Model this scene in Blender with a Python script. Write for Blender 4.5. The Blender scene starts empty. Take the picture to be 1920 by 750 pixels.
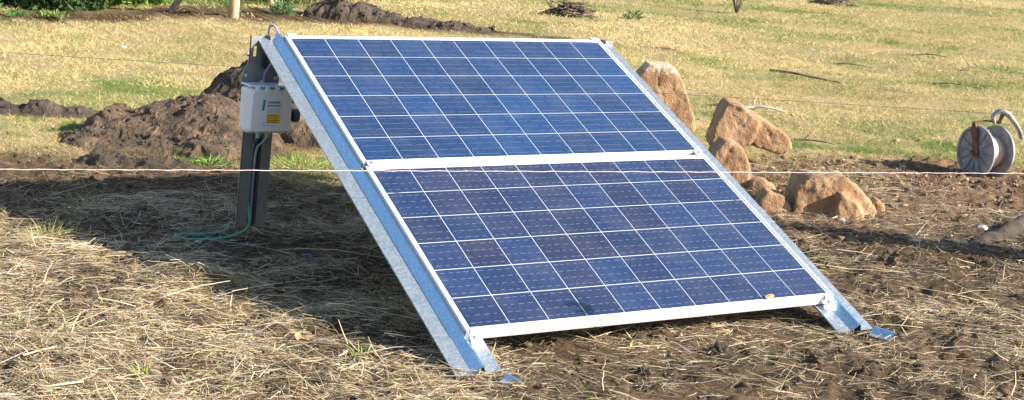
import bpy, bmesh, math, random
import numpy as np
from mathutils import Vector, Matrix, noise as mnoise

random.seed(7)
RNG = np.random.default_rng(11)
scene = bpy.context.scene
COL = scene.collection
R = math.radians

# ------------------------------------------------------------------ helpers
def link(o):
    COL.objects.link(o)
    return o

def tag(o, label=None, cat=None, group=None, kind=None):
    if label: o['label'] = label
    if cat: o['category'] = cat
    if group: o['group'] = group
    if kind: o['kind'] = kind
    return o

def empty(name, loc=(0, 0, 0), rz=0.0):
    o = bpy.data.objects.new(name, None)
    o.empty_display_size = 0.1
    o.location = loc
    o.rotation_euler = (0, 0, rz)
    return link(o)

def obj(name, bm, mats, parent=None, loc=None, rot=None, smooth=False):
    me = bpy.data.meshes.new(name)
    bm.to_mesh(me)
    bm.free()
    return obj_me(name, me, mats, parent, loc, rot, smooth)

def obj_me(name, me, mats, parent=None, loc=None, rot=None, smooth=False):
    if not isinstance(mats, (list, tuple)):
        mats = [mats]
    for m in mats:
        me.materials.append(m)
    if smooth:
        me.polygons.foreach_set('use_smooth', [True] * len(me.polygons))
    o = bpy.data.objects.new(name, me)
    link(o)
    if parent: o.parent = parent
    if loc is not None: o.location = loc
    if rot is not None: o.rotation_euler = rot
    return o

def add_box(bm, x0, x1, y0, y1, z0, z1, mat=0, bev=0.0):
    vs = [bm.verts.new((x, y, z)) for z in (z0, z1) for y in (y0, y1) for x in (x0, x1)]
    fs = [(0, 2, 3, 1), (4, 5, 7, 6), (0, 1, 5, 4), (2, 6, 7, 3), (0, 4, 6, 2), (1, 3, 7, 5)]
    faces = []
    for f in fs:
        q = bm.faces.new([vs[i] for i in f])
        q.material_index = mat
        faces.append(q)
    if bev > 0:
        ed = set(e for f in faces for e in f.edges)
        bmesh.ops.bevel(bm, geom=list(ed), offset=bev, segments=2, affect='EDGES', profile=0.6)

def add_quad(bm, pts, mat=0):
    f = bm.faces.new([bm.verts.new(p) for p in pts])
    f.material_index = mat
    return f

def add_prism(bm, prof, p0, p1, ax, ay, mat=0, cap=True):
    """closed 2D profile extruded from p0 to p1; profile coordinates along ax, ay"""
    p0 = Vector(p0); p1 = Vector(p1); ax = Vector(ax); ay = Vector(ay)
    a = [bm.verts.new(p0 + ax * u + ay * v) for u, v in prof]
    b = [bm.verts.new(p1 + ax * u + ay * v) for u, v in prof]
    n = len(prof)
    for i in range(n):
        f = bm.faces.new((a[i], a[(i + 1) % n], b[(i + 1) % n], b[i]))
        f.material_index = mat
    if cap:
        bm.faces.new(list(reversed(a))).material_index = mat
        bm.faces.new(b).material_index = mat

def add_tube(bm, pts, rad, seg=8, mat=0, caps=True):
    pts = [Vector(p) for p in pts]
    n = len(pts)
    rads = rad if isinstance(rad, (list, tuple)) else [rad] * n
    rings = []
    up = None
    for i, p in enumerate(pts):
        t = (pts[min(i + 1, n - 1)] - pts[max(i - 1, 0)]).normalized()
        if up is None:
            up = Vector((0, 0, 1)) if abs(t.z) < 0.9 else Vector((1, 0, 0))
        s = t.cross(up).normalized()
        up = s.cross(t).normalized()
        rings.append([bm.verts.new(p + (s * math.cos(k * 2 * math.pi / seg) + up * math.sin(k * 2 * math.pi / seg)) * rads[i]) for k in range(seg)])
    for i in range(n - 1):
        for k in range(seg):
            f = bm.faces.new((rings[i][k], rings[i][(k + 1) % seg], rings[i + 1][(k + 1) % seg], rings[i + 1][k]))
            f.material_index = mat
            f.smooth = True
    if caps:
        bm.faces.new(list(reversed(rings[0]))).material_index = mat
        bm.faces.new(rings[-1]).material_index = mat

def add_lathe(bm, prof, seg=32, M=Matrix.Identity(4), mat=0):
    """profile of (radius, height) about local z"""
    rings = []
    for r, z in prof:
        rings.append([bm.verts.new(M @ Vector((r * math.cos(k * 2 * math.pi / seg), r * math.sin(k * 2 * math.pi / seg), z))) for k in range(seg)])
    for i in range(len(prof) - 1):
        for k in range(seg):
            f = bm.faces.new((rings[i][k], rings[i][(k + 1) % seg], rings[i + 1][(k + 1) % seg], rings[i + 1][k]))
            f.material_index = mat
    return rings

# ---- value noise (numpy)
_perm = RNG.permutation(512)
_val = RNG.random(512)
def _h2(ix, iy, s):
    return _val[(_perm[(ix + s * 37) & 511] + iy * 7 + s * 13) & 511]
def _h2b(ix, iy, s):
    return _val[_perm[(_perm[(ix + s * 37) & 511] + iy) & 511]]
def vn(x, y, f, s=0):
    x = np.asarray(x, float) * f; y = np.asarray(y, float) * f
    ix = np.floor(x).astype(int); iy = np.floor(y).astype(int)
    fx = x - ix; fy = y - iy
    fx = fx * fx * (3 - 2 * fx); fy = fy * fy * (3 - 2 * fy)
    a = _h2b(ix, iy, s); b = _h2b(ix + 1, iy, s); c = _h2b(ix, iy + 1, s); d = _h2b(ix + 1, iy + 1, s)
    return (a * (1 - fx) + b * fx) * (1 - fy) + (c * (1 - fx) + d * fx) * fy
def fbm(x, y, f, s=0, oct=4, gain=0.5):
    t = 0; a = 1; n = 0
    for o in range(oct):
        t = t + a * vn(x, y, f * 2.03 ** o, s + o); n += a; a *= gain
    return t / n
def sstep(a, b, x):
    t = np.clip((np.asarray(x, float) - a) / (b - a), 0, 1)
    return t * t * (3 - 2 * t)

# ---- the camera's ground axes: RX across the view, FW into it (used only to lay the plot out)
RX = np.array([0.8756, -0.4831]); FW = np.array([0.4831, 0.8756])

# ------------------------------------------------------------------ materials
def new_mat(name):
    m = bpy.data.materials.new(name)
    m.use_nodes = True
    nt = m.node_tree
    b = nt.nodes['Principled BSDF']
    return m, nt, b

def setp(b, **kw):
    for k, v in kw.items():
        k = k.replace('_', ' ')
        if k in b.inputs: b.inputs[k].default_value = v

def ramp(nt, stops):
    r = nt.nodes.new('ShaderNodeValToRGB')
    e = r.color_ramp.elements
    while len(e) < len(stops): e.new(0.5)
    for el, (p, c) in zip(e, stops):
        el.position = p
        el.color = (c[0], c[1], c[2], 1) if not isinstance(c, (int, float)) else (c, c, c, 1)
    return r

def noise_node(nt, scale, detail=4, rough=0.55, coord='Object', dist=0.0, stretch=None):
    tc = nt.nodes.new('ShaderNodeTexCoord')
    n = nt.nodes.new('ShaderNodeTexNoise')
    n.inputs['Scale'].default_value = scale
    n.inputs['Detail'].default_value = detail
    n.inputs['Roughness'].default_value = rough
    n.inputs['Distortion'].default_value = dist
    if stretch:
        mp = nt.nodes.new('ShaderNodeMapping')
        mp.inputs['Scale'].default_value = stretch
        nt.links.new(tc.outputs[coord], mp.inputs['Vector'])
        nt.links.new(mp.outputs['Vector'], n.inputs['Vector'])
    else:
        nt.links.new(tc.outputs[coord], n.inputs['Vector'])
    return n

def bump(nt, b, height, strength=0.3, dist=0.01):
    bp = nt.nodes.new('ShaderNodeBump')
    bp.inputs['Strength'].default_value = strength
    bp.inputs['Distance'].default_value = dist
    nt.links.new(height, bp.inputs['Height'])
    nt.links.new(bp.outputs['Normal'], b.inputs['Normal'])

def noise_mat(name, c0, c1, scale=8, rough=0.8, metallic=0.0, bmp=0.0, bscale=None, lo=0.35, hi=0.65, coord='Object', bdist=0.01, stretch=None, mid=None):
    m, nt, b = new_mat(name)
    n = noise_node(nt, scale, coord=coord, stretch=stretch)
    st = [(lo, c0), (hi, c1)] if mid is None else [(lo, c0), ((lo + hi) / 2, mid), (hi, c1)]
    r = ramp(nt, st)
    nt.links.new(n.outputs['Fac'], r.inputs['Fac'])
    nt.links.new(r.outputs['Color'], b.inputs['Base Color'])
    setp(b, Roughness=rough, Metallic=metallic)
    if bmp:
        n2 = noise_node(nt, bscale or scale * 3, detail=6, rough=0.65, coord=coord, stretch=stretch)
        bump(nt, b, n2.outputs['Fac'], bmp, bdist)
    return m

def tint_mat(name, rough=0.8, trans=0.0, attr='tint', spec=0.3):
    m, nt, b = new_mat(name)
    a = nt.nodes.new('ShaderNodeAttribute')
    a.attribute_name = attr
    nt.links.new(a.outputs['Color'], b.inputs['Base Color'])
    b.inputs['Roughness'].default_value = rough
    b.inputs['Specular IOR Level'].default_value = spec
    if trans:
        t = nt.nodes.new('ShaderNodeBsdfTranslucent')
        nt.links.new(a.outputs['Color'], t.inputs['Color'])
        mx = nt.nodes.new('ShaderNodeMixShader')
        mx.inputs[0].default_value = trans
        nt.links.new(b.outputs[0], mx.inputs[1])
        nt.links.new(t.outputs[0], mx.inputs[2])
        nt.links.new(mx.outputs[0], nt.nodes['Material Output'].inputs['Surface'])
    return m

# galvanised steel: spangle + streaks
def galv(name, base=(0.60, 0.63, 0.66), rough=0.42, metal=.85, amp=.2):
    m, nt, b = new_mat(name)
    tc = nt.nodes.new('ShaderNodeTexCoord')
    v = nt.nodes.new('ShaderNodeTexVoronoi')
    v.inputs['Scale'].default_value = 160
    nt.links.new(tc.outputs['Object'], v.inputs['Vector'])
    n = noise_node(nt, 9, detail=8, rough=0.75, stretch=(1, 5, 1))
    mx = nt.nodes.new('ShaderNodeMix'); mx.data_type = 'FLOAT'
    mx.inputs[0].default_value = 0.6
    sp = nt.nodes.new('ShaderNodeSeparateColor')
    nt.links.new(v.outputs['Color'], sp.inputs['Color'])
    nt.links.new(sp.outputs[0], mx.inputs[2]); nt.links.new(n.outputs['Fac'], mx.inputs[3])
    r = ramp(nt, [(0.25, [c * (1 - amp) for c in base]), (0.75, [min(1, c * (1 + amp * .6)) for c in base])])
    nt.links.new(mx.outputs[0], r.inputs['Fac'])
    nt.links.new(r.outputs['Color'], b.inputs['Base Color'])
    r2 = ramp(nt, [(0.2, rough - 0.06), (0.8, rough + 0.08)])
    nt.links.new(mx.outputs[0], r2.inputs['Fac'])
    nt.links.new(r2.outputs['Color'], b.inputs['Roughness'])
    setp(b, Metallic=metal)
    bump(nt, b, n.outputs['Fac'], 0.12, 0.004)
    return m

M = {}
M['galv'] = galv('sky_tinted_galvanised_steel', base=(.58, .80, 1.0), rough=.30, metal=.96, amp=.16)  # blue in the base colour stands in for sky reflected by the webs
M['galv_sunlit'] = galv('sunlit_galvanised_steel', base=(.46, .53, .58), rough=.46, metal=.82, amp=.22)  # same steel as the webs, greyed for the sun-facing flanges
M['galv_post'] = galv('shaded_weathered_steel', base=(0.26, 0.27, 0.28), rough=0.55)  # base colour darkened to hold the shade on the post's face
M['alu'] = noise_mat('anodised_aluminium', (0.74, 0.74, 0.74), (0.84, 0.84, 0.83), scale=30, rough=0.36, metallic=0.35, lo=0.3, hi=0.7)
M['bolt'] = noise_mat('zinc_bolt', (0.45, 0.45, 0.44), (0.65, 0.65, 0.63), scale=60, rough=0.4, metallic=0.9)
M['box'] = noise_mat('grey_white_plastic', (0.74, 0.755, 0.77), (0.83, 0.84, 0.85), scale=9, rough=0.45, bmp=0.03, bscale=200)
M['lid'] = noise_mat('pale_translucent_plastic', (0.66, 0.76, 0.84), (0.76, 0.84, 0.90), scale=25, rough=0.22)
M['paper'] = noise_mat('sticker_white', (0.74, 0.75, 0.76), (0.80, 0.81, 0.82), scale=40, rough=0.4)
M['yellow'] = noise_mat('sticker_yellow', (0.80, 0.58, 0.03), (0.86, 0.64, 0.05), scale=40, rough=0.4)
M['blue'] = noise_mat('sticker_blue', (0.03, 0.20, 0.52), (0.04, 0.24, 0.58), scale=40, rough=0.4)
M['ink'] = noise_mat('sticker_ink', (0.03, 0.03, 0.035), (0.05, 0.05, 0.06), scale=40, rough=0.5)
M['greyink'] = noise_mat('sticker_grey_ink', (0.35, 0.38, 0.45), (0.42, 0.45, 0.5), scale=40, rough=0.5)
M['redink'] = noise_mat('sticker_red_ink', (0.50, 0.12, 0.03), (0.58, 0.15, 0.04), scale=40, rough=0.5)
M['black'] = noise_mat('black_plastic', (0.018, 0.018, 0.02), (0.035, 0.035, 0.038), scale=30, rough=0.4)
M['slate'] = noise_mat('slate_blue_plastic', (0.06, 0.10, 0.17), (0.10, 0.15, 0.24), scale=30, rough=0.35)
M['purple'] = noise_mat('lilac_insulation', (0.30, 0.20, 0.42), (0.40, 0.28, 0.52), scale=20, rough=0.5)
M['green_cable'] = noise_mat('green_insulation', (0.03, 0.24, 0.17), (0.06, 0.34, 0.25), scale=20, rough=0.45)
M['paleconduit'] = noise_mat('grey_insulation', (0.38, 0.40, 0.42), (0.5, 0.52, 0.54), scale=20, rough=0.5)
M['polywire'] = noise_mat('pink_white_polywire', (0.62, 0.36, 0.36), (0.82, 0.72, 0.72), scale=60, rough=0.6)
M['darkwire'] = noise_mat('dark_fence_wire', (0.10, 0.10, 0.09), (0.17, 0.17, 0.16), scale=30, rough=0.6, metallic=0.3)
M['reelgrey'] = noise_mat('weathered_grey_plastic', (0.16, 0.16, 0.17), (0.31, 0.305, 0.315), scale=14, rough=0.55, bmp=0.05)
M['handle'] = noise_mat('bleached_plastic', (0.16, 0.16, 0.165), (0.40, 0.39, 0.38), scale=16, rough=0.5, bmp=0.05)
M['rust'] = noise_mat('rusty_steel', (0.10, 0.045, 0.03), (0.24, 0.11, 0.07), scale=40, rough=0.85, bmp=0.3)
M['twine'] = noise_mat('wound_polywire', (0.55, 0.38, 0.30), (0.78, 0.66, 0.58), scale=60, rough=0.8, bmp=0.6, bscale=160, stretch=(1, 1, 6))
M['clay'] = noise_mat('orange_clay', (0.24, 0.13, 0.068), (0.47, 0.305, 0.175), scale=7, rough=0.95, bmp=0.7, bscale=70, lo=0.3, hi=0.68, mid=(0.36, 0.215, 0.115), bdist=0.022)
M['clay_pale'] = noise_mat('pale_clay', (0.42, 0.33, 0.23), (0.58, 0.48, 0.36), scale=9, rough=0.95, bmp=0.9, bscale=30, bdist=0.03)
M['soil'] = noise_mat('dug_soil', (0.042, 0.031, 0.023), (0.215, 0.140, 0.085), scale=9, rough=1.0, bmp=0.9, bscale=45, lo=0.28, hi=0.72, mid=(0.105, 0.073, 0.049), bdist=0.03)
M['soil_dark'] = noise_mat('dark_soil', (0.030, 0.024, 0.019), (0.125, 0.090, 0.064), scale=9, rough=1.0, bmp=0.9, bscale=45, lo=0.3, hi=0.72, bdist=0.03)
M['timber'] = noise_mat('sunned_timber', (0.34, 0.22, 0.12), (0.56, 0.41, 0.25), scale=7, rough=0.85, bmp=0.4, bscale=20, stretch=(6, 6, 0.7))
M['greytimber'] = noise_mat('grey_timber', (0.13, 0.115, 0.095), (0.30, 0.27, 0.22), scale=8, rough=0.9, bmp=0.5, bscale=24, stretch=(5, 5, 1.0))
M['dirtytimber'] = noise_mat('muddy_timber', (0.020, 0.016, 0.012), (0.070, 0.052, 0.038), scale=14, rough=0.95, bmp=0.8, bscale=60)
M['stick'] = noise_mat('dark_dead_wood', (0.08, 0.058, 0.042), (0.22, 0.165, 0.12), scale=14, rough=0.95, bmp=0.4)
M['palestick'] = noise_mat('bleached_dead_wood', (0.42, 0.37, 0.31), (0.62, 0.57, 0.50), scale=14, rough=0.9, bmp=0.4)
M['leaf'] = noise_mat('dry_leaf', (0.52, 0.36, 0.16), (0.78, 0.62, 0.38), scale=40, rough=0.8)
M['stone'] = noise_mat('pale_stone', (0.45, 0.40, 0.35), (0.66, 0.61, 0.55), scale=14, rough=0.9, bmp=0.4)
M['litter'] = noise_mat('white_scrap', (0.70, 0.71, 0.76), (0.80, 0.80, 0.84), scale=14, rough=0.6)
M['petal'] = noise_mat('lilac_petal', (0.36, 0.28, 0.62), (0.52, 0.44, 0.76), scale=30, rough=0.7)
M['blade'] = tint_mat('grass_blade', 0.75, trans=0.22)
M['straw'] = tint_mat('straw_blade', 0.6, trans=0.08, spec=0.35)
M['clod'] = tint_mat('soil_clod', 1.0, spec=0.1)
M['foliage'] = tint_mat('foliage_leaf', 0.6, trans=0.25)

# ------------------------------------------------------------------ the plot: zones and heights
MOUNDS = []      # (cx, cy, ra, rb) in the RX/FW axes: no grass grows on them
def to_ab(x, y, cx, cy):
    dx = x - cx; dy = y - cy
    return dx * RX[0] + dy * RX[1], dx * FW[0] + dy * FW[1]

GB_X = [-6, -2, -.5, .1, .5, 1.2, 2.4, 3.2, 4.0, 5.0, 6.0, 9, 40]
GB_Y = [4.6, 4.1, 3.65, 3.4, 2.9, 2.75, 2.9, 3.0, 2.85, 2.62, 2.3, 1.4, -4]
def grass_edge(x, y):
    """signed metres past the edge where the pasture starts"""
    return y - np.interp(x, GB_X, GB_Y) + (fbm(x, y, 1.6, 3) - .5) * 0.9
TRK_X = [-8, .3, 2.6, 4.2, 5.0, 5.9, 7.2]
TRK_Y = [10.6, 10.65, 10.9, 10.5, 9.7, 8.9, 8.3]
TRK_W = [.65, .62, .65, .65, .45, .25, .0]
def track(x, y):
    c = np.interp(x, TRK_X, TRK_Y); w = np.interp(x, TRK_X, TRK_W)
    d = np.abs(y - c) + (fbm(x, y, 2.2, 21) - .5) * .6
    t = np.clip((w - d) / .25 + .5, 0, 1)
    return np.where((x > 7.2), 0, t)
def green_amt(x, y):
    g = sstep(.48, .72, fbm(x, y, .9, 31, 4)) * .50 + sstep(.58, .72, fbm(x, y, 3.1, 35, 3)) * .35
    # the green strips: beside the left heap, behind the post, before the reel, along the far field
    def blob(cx, cy, ra, rb, amt):
        a, b = to_ab(x, y, cx, cy)
        return amt * np.exp(-((a / ra) ** 2 + (b / rb) ** 2)) * sstep(.25, .6, fbm(x, y, 3.5, 41))
    for q in [(-.45, 4.55, .45, .25, 1.3), (.8, 3.45, .34, .25, 1.5), (.15, 3.42, .12, .12, 1.2), (-.6, 3.55, .12, .08, .7),
              (4.6, 3.1, .8, .16, 1.2), (4.3, 3.4, .6, .3, .7), (5.6, 3.0, .7, .3, .7), (4.4, 5.2, .6, .6, .6),
              (5.4, 3.7, .9, .5, .7), (6.6, 4.2, 1.0, .4, .6), (.4, 6.2, .7, .4, .6), (1.2, 7.6, .8, .3, .5), (2.2, 6.2, .6, .4, .5), (9.5, 12.4, 2.2, .5, 1.0), (6.0, 10.9, .9, .25, .9), (7.3, 11.2, .6, .2, .8), (12.2, 13.3, 2.0, .4, .9), (16, 15.5, 4, .7, .6),
              (2.2, 12.9, 2.5, .6, 1.5), (3.2, 12.2, 1.2, .5, 1.3), (7.0, 6.4, 1.6, .8, .5), (8.9, 6.2, 1.2, .6, .4)]:
        g = g + blob(*q)
    return np.clip(g, 0, 1)
def heapmask(x, y, grow=1.0):
    m = np.zeros(np.shape(x))
    for cx, cy, ra, rb in MOUNDS:
        a, b = to_ab(x, y, cx, cy)
        m = np.maximum(m, 1 - sstep(.75, 1.1, np.sqrt((a / (ra * grow)) ** 2 + (b / (rb * grow)) ** 2)))
    return m

MOUNDS += [(1.0, 3.95, .36, .26), (.18, 3.92, .72, .58), (1.35, 4.55, .95, .5), (-.55, 5.1, .55, .22), (4.15, 10.55, .7, .35)]

def H(x, y):
    x = np.asarray(x, float); y = np.asarray(y, float)
    g = sstep(-.2, .3, grass_edge(x, y)) * (1 - track(x, y))
    r = np.hypot(x - 1, y - 2)
    h = (fbm(x, y, .8, 5, 3) - .5) * .05 * sstep(1.2, 3.5, r) + (fbm(x, y, .25, 8, 2) - .5) * .16 * sstep(4, 9, r)
    soil = (fbm(x, y, 5.5, 12, 3) - .5) * .045 + (fbm(x, y, 16, 15, 3, .6) - .5) * .032 + np.maximum(fbm(x, y, 26, 19, 2) - .56, 0) * .075
    h = h + soil * (1 - .72 * g)
    # low kerb of dug soil along the edge of the rack's shade, the hole at the log, soil heaped on the right rail foot
    def bumpf(cx, cy, ra, rb, amt):
        a, b = to_ab(x, y, cx, cy)
        return amt * np.exp(-((a / ra) ** 2 + (b / rb) ** 2))
    h = h + bumpf(-.60, 1.20, .16, .10, .045) + bumpf(1.64, -.21, .12, .04, .018) + bumpf(1.3, .02, .35, .06, .012)
    h = h - bumpf(3.02, .60, .10, .05, .11) - bumpf(1.83, -.06, .09, .05, .045) - bumpf(2.55, -.02, .10, .05, .03)
    h = h + bumpf(2.75, .82, .14, .05, .03) - bumpf(.82, 3.66, .24, .09, .10)
    # keep the bottom of the rack clear
    clear = np.exp(-(((x - .82) / .95) ** 6 + ((y + .05) / .18) ** 4))
    return h * (1 - .5 * clear) - .008 * clear
def Hz(x, y): return float(H(np.array([x]), np.array([y]))[0])

def straw_amt(x, y):
    a = x * RX[0] + y * RX[1]; d = x * FW[0] + y * FW[1]
    w = .15 + .95 * (1 - sstep(-.35, .35, a)) * (1 - sstep(2.2, 3.2, y))       # thick to the left of the rack
    w = w * (1 - .75 * sstep(1.9, 3.0, y))
    right = sstep(1.75, 2.1, a) * (1 - sstep(1.15, 1.5, d))
    w = np.maximum(w, .32 * right)
    front = sstep(.2, .5, a) * (1 - sstep(.35, .6, d)) * .13
    w = np.maximum(w, front)
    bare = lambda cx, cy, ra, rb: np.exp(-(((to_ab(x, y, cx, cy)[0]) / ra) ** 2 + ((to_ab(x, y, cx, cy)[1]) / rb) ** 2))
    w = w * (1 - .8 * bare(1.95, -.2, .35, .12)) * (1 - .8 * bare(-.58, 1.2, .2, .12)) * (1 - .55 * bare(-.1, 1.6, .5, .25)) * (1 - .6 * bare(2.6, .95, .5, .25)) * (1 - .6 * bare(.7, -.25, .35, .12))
    w = w * (1 - .62 * np.exp(-(((x - .1) / .75) ** 4 + ((y - 1.8) / .9) ** 4)))  # thins the straw across the rack's shade so the shade looks deeper
    n = fbm(x, y, 3.2, 51, 3)
    n2 = fbm(x, y, 9, 55, 2)
    return np.clip(w * (0.25 + 1.35 * sstep(.33, .66, n)) * (.55 + .7 * sstep(.35, .65, n2)), 0, 1)

# ------------------------------------------------------------------ ground sheet
def axis(lo, hi, step, far_lo, far_hi, g=1.12):
    c = list(np.arange(lo, hi + 1e-6, step))
    s = step; v = hi
    while v < far_hi:
        s *= g; v += s; c.append(v)
    s = step; v = lo; pre = []
    while v > far_lo:
        s *= g; v -= s; pre.append(v)
    return np.array(pre[::-1] + c)
gx = axis(-2.2, 6.2, .016, -300, 400)
gy = axis(-2.0, 6.4, .016, -300, 400)
X, Y = np.meshgrid(gx, gy)
Z = H(X, Y)
nx, ny = len(gx), len(gy)
me = bpy.data.meshes.new('ground')
co = np.stack([X, Y, Z], -1).reshape(-1, 3)
idx = np.arange(nx * ny).reshape(ny, nx)
quads = np.stack([idx[:-1, :-1], idx[:-1, 1:], idx[1:, 1:], idx[1:, :-1]], -1).reshape(-1, 4)
me.vertices.add(len(co)); me.vertices.foreach_set('co', co.ravel())
me.loops.add(quads.size); me.loops.foreach_set('vertex_index', quads.ravel())
me.polygons.add(len(quads)); me.polygons.foreach_set('loop_start', np.arange(0, quads.size, 4))
me.update()
me.polygons.foreach_set('use_smooth', np.ones(len(quads), bool))
xf, yf = X.ravel(), Y.ravel()
ge = sstep(-.25, .35, grass_edge(xf, yf)) * (1 - track(xf, yf)) * (1 - heapmask(xf, yf))
grn = green_amt(xf, yf)
n1 = fbm(xf, yf, 4.0, 61, 4)[:, None]; n2 = fbm(xf, yf, 19, 65, 3)[:, None]
dark = np.array([.036, .026, .018]); lite = np.array([.172, .115, .070])
pinkish = sstep(2.0, 3.2, xf)[:, None] * sstep(.9, 1.6, yf)[:, None]
soilc = dark + (lite - dark) * np.clip((n1 * .5 + n2 * .7 - .28) * 1.25, 0, 1)
soilc = soilc * (1 + .55 * pinkish) + np.array([.03, .012, .004]) * pinkish
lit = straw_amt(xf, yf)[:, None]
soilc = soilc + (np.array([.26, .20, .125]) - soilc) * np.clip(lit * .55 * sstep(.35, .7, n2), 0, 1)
trk = track(xf, yf)[:, None]
soilc = soilc * (1 - trk) + trk * (np.array([.10, .065, .04]) + (n2 - .5) * .14)
drygr = np.array([.38, .295, .15]) + (n1 - .5) * np.array([.16, .13, .09]) + (n2 - .5) * .12
grc = drygr + (np.array([.10, .16, .035]) - drygr) * (grn[:, None] * .8)
mul = np.clip(fbm(xf, yf, 38, 67, 3) * 1.6 - .35, 0, 1)[:, None] * (1 - trk)
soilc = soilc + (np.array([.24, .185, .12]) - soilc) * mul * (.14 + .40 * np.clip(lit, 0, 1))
col = soilc + (grc - soilc) * ge[:, None]
col = np.clip(col, .012, .6)
at = me.color_attributes.new('tint', 'FLOAT_COLOR', 'POINT')
at.data.foreach_set('color', np.c_[col, np.ones(len(col))].ravel().astype(np.float32))
m, nt, b = new_mat('ground_earth')
a = nt.nodes.new('ShaderNodeAttribute'); a.attribute_name = 'tint'
n = noise_node(nt, 60, detail=5, rough=0.7)
r = ramp(nt, [(.25, .55), (.75, 1.45)])
nt.links.new(n.outputs['Fac'], r.inputs['Fac'])
mx = nt.nodes.new('ShaderNodeMix'); mx.data_type = 'RGBA'; mx.blend_type = 'MULTIPLY'; mx.inputs[0].default_value = 1
nt.links.new(a.outputs['Color'], mx.inputs[6]); nt.links.new(r.outputs['Color'], mx.inputs[7])
nt.links.new(mx.outputs[2], b.inputs['Base Color'])
setp(b, Roughness=1.0); b.inputs['Specular IOR Level'].default_value = .1
nb = noise_node(nt, 95, detail=5, rough=0.7)
bump(nt, b, nb.outputs['Fac'], .8, .015)
ground = obj_me('ground', me, m)
tag(ground, kind='structure')

# ------------------------------------------------------------------ blade builder (grass, straw, leaves)
def ribbons(name, base, direc, length, width, bend, side, colors, mat, segs=2, taper=0.15):
    """N ribbons: base (N,3), unit direc (N,3), side (N,3), bend vector (N,3) added with t^2"""
    N = len(base)
    ts = np.linspace(0, 1, segs + 1)
    V = np.zeros((N, segs + 1, 2, 3))
    for i, t in enumerate(ts):
        p = base + direc * (length * t)[:, None] + bend * (t * t)
        w = (width * (1 - (1 - taper) * t) * .5)[:, None]
        V[:, i, 0] = p - side * w
        V[:, i, 1] = p + side * w
    nv = (segs + 1) * 2
    q = []
    for i in range(segs):
        q.append([2 * i, 2 * i + 1, 2 * i + 3, 2 * i + 2])
    q = np.array(q)
    F = (np.arange(N)[:, None, None] * nv + q[None]).reshape(-1, 4)
    me = bpy.data.meshes.new(name)
    me.vertices.add(N * nv); me.vertices.foreach_set('co', V.reshape(-1).astype(np.float32))
    me.loops.add(F.size); me.loops.foreach_set('vertex_index', F.ravel().astype(np.int32))
    me.polygons.add(len(F)); me.polygons.foreach_set('loop_start', np.arange(0, F.size, 4).astype(np.int32))
    me.update()
    at = me.color_attributes.new('tint', 'FLOAT_COLOR', 'POINT')
    C = np.repeat(np.c_[colors, np.ones(N)], nv, axis=0)
    at.data.foreach_set('color', C.ravel().astype(np.float32))
    return obj_me(name, me, mat)

def unit(v): return v / np.maximum(np.linalg.norm(v, axis=-1, keepdims=True), 1e-9)

def scatter(n, x0, x1, y0, y1):
    return RNG.uniform(x0, x1, n), RNG.uniform(y0, y1, n)

def in_view(x, y, margin=.6):
    """the wedge of ground the photograph (and a step to its side) can see"""
    dx = x + 2.19; dy = y + 4.093
    fwd = dx * .4978 + dy * .8673; rt = dx * .8673 - dy * .4978
    return (fwd > 3.4) & (np.abs(rt) < fwd * .40 + margin)

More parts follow.
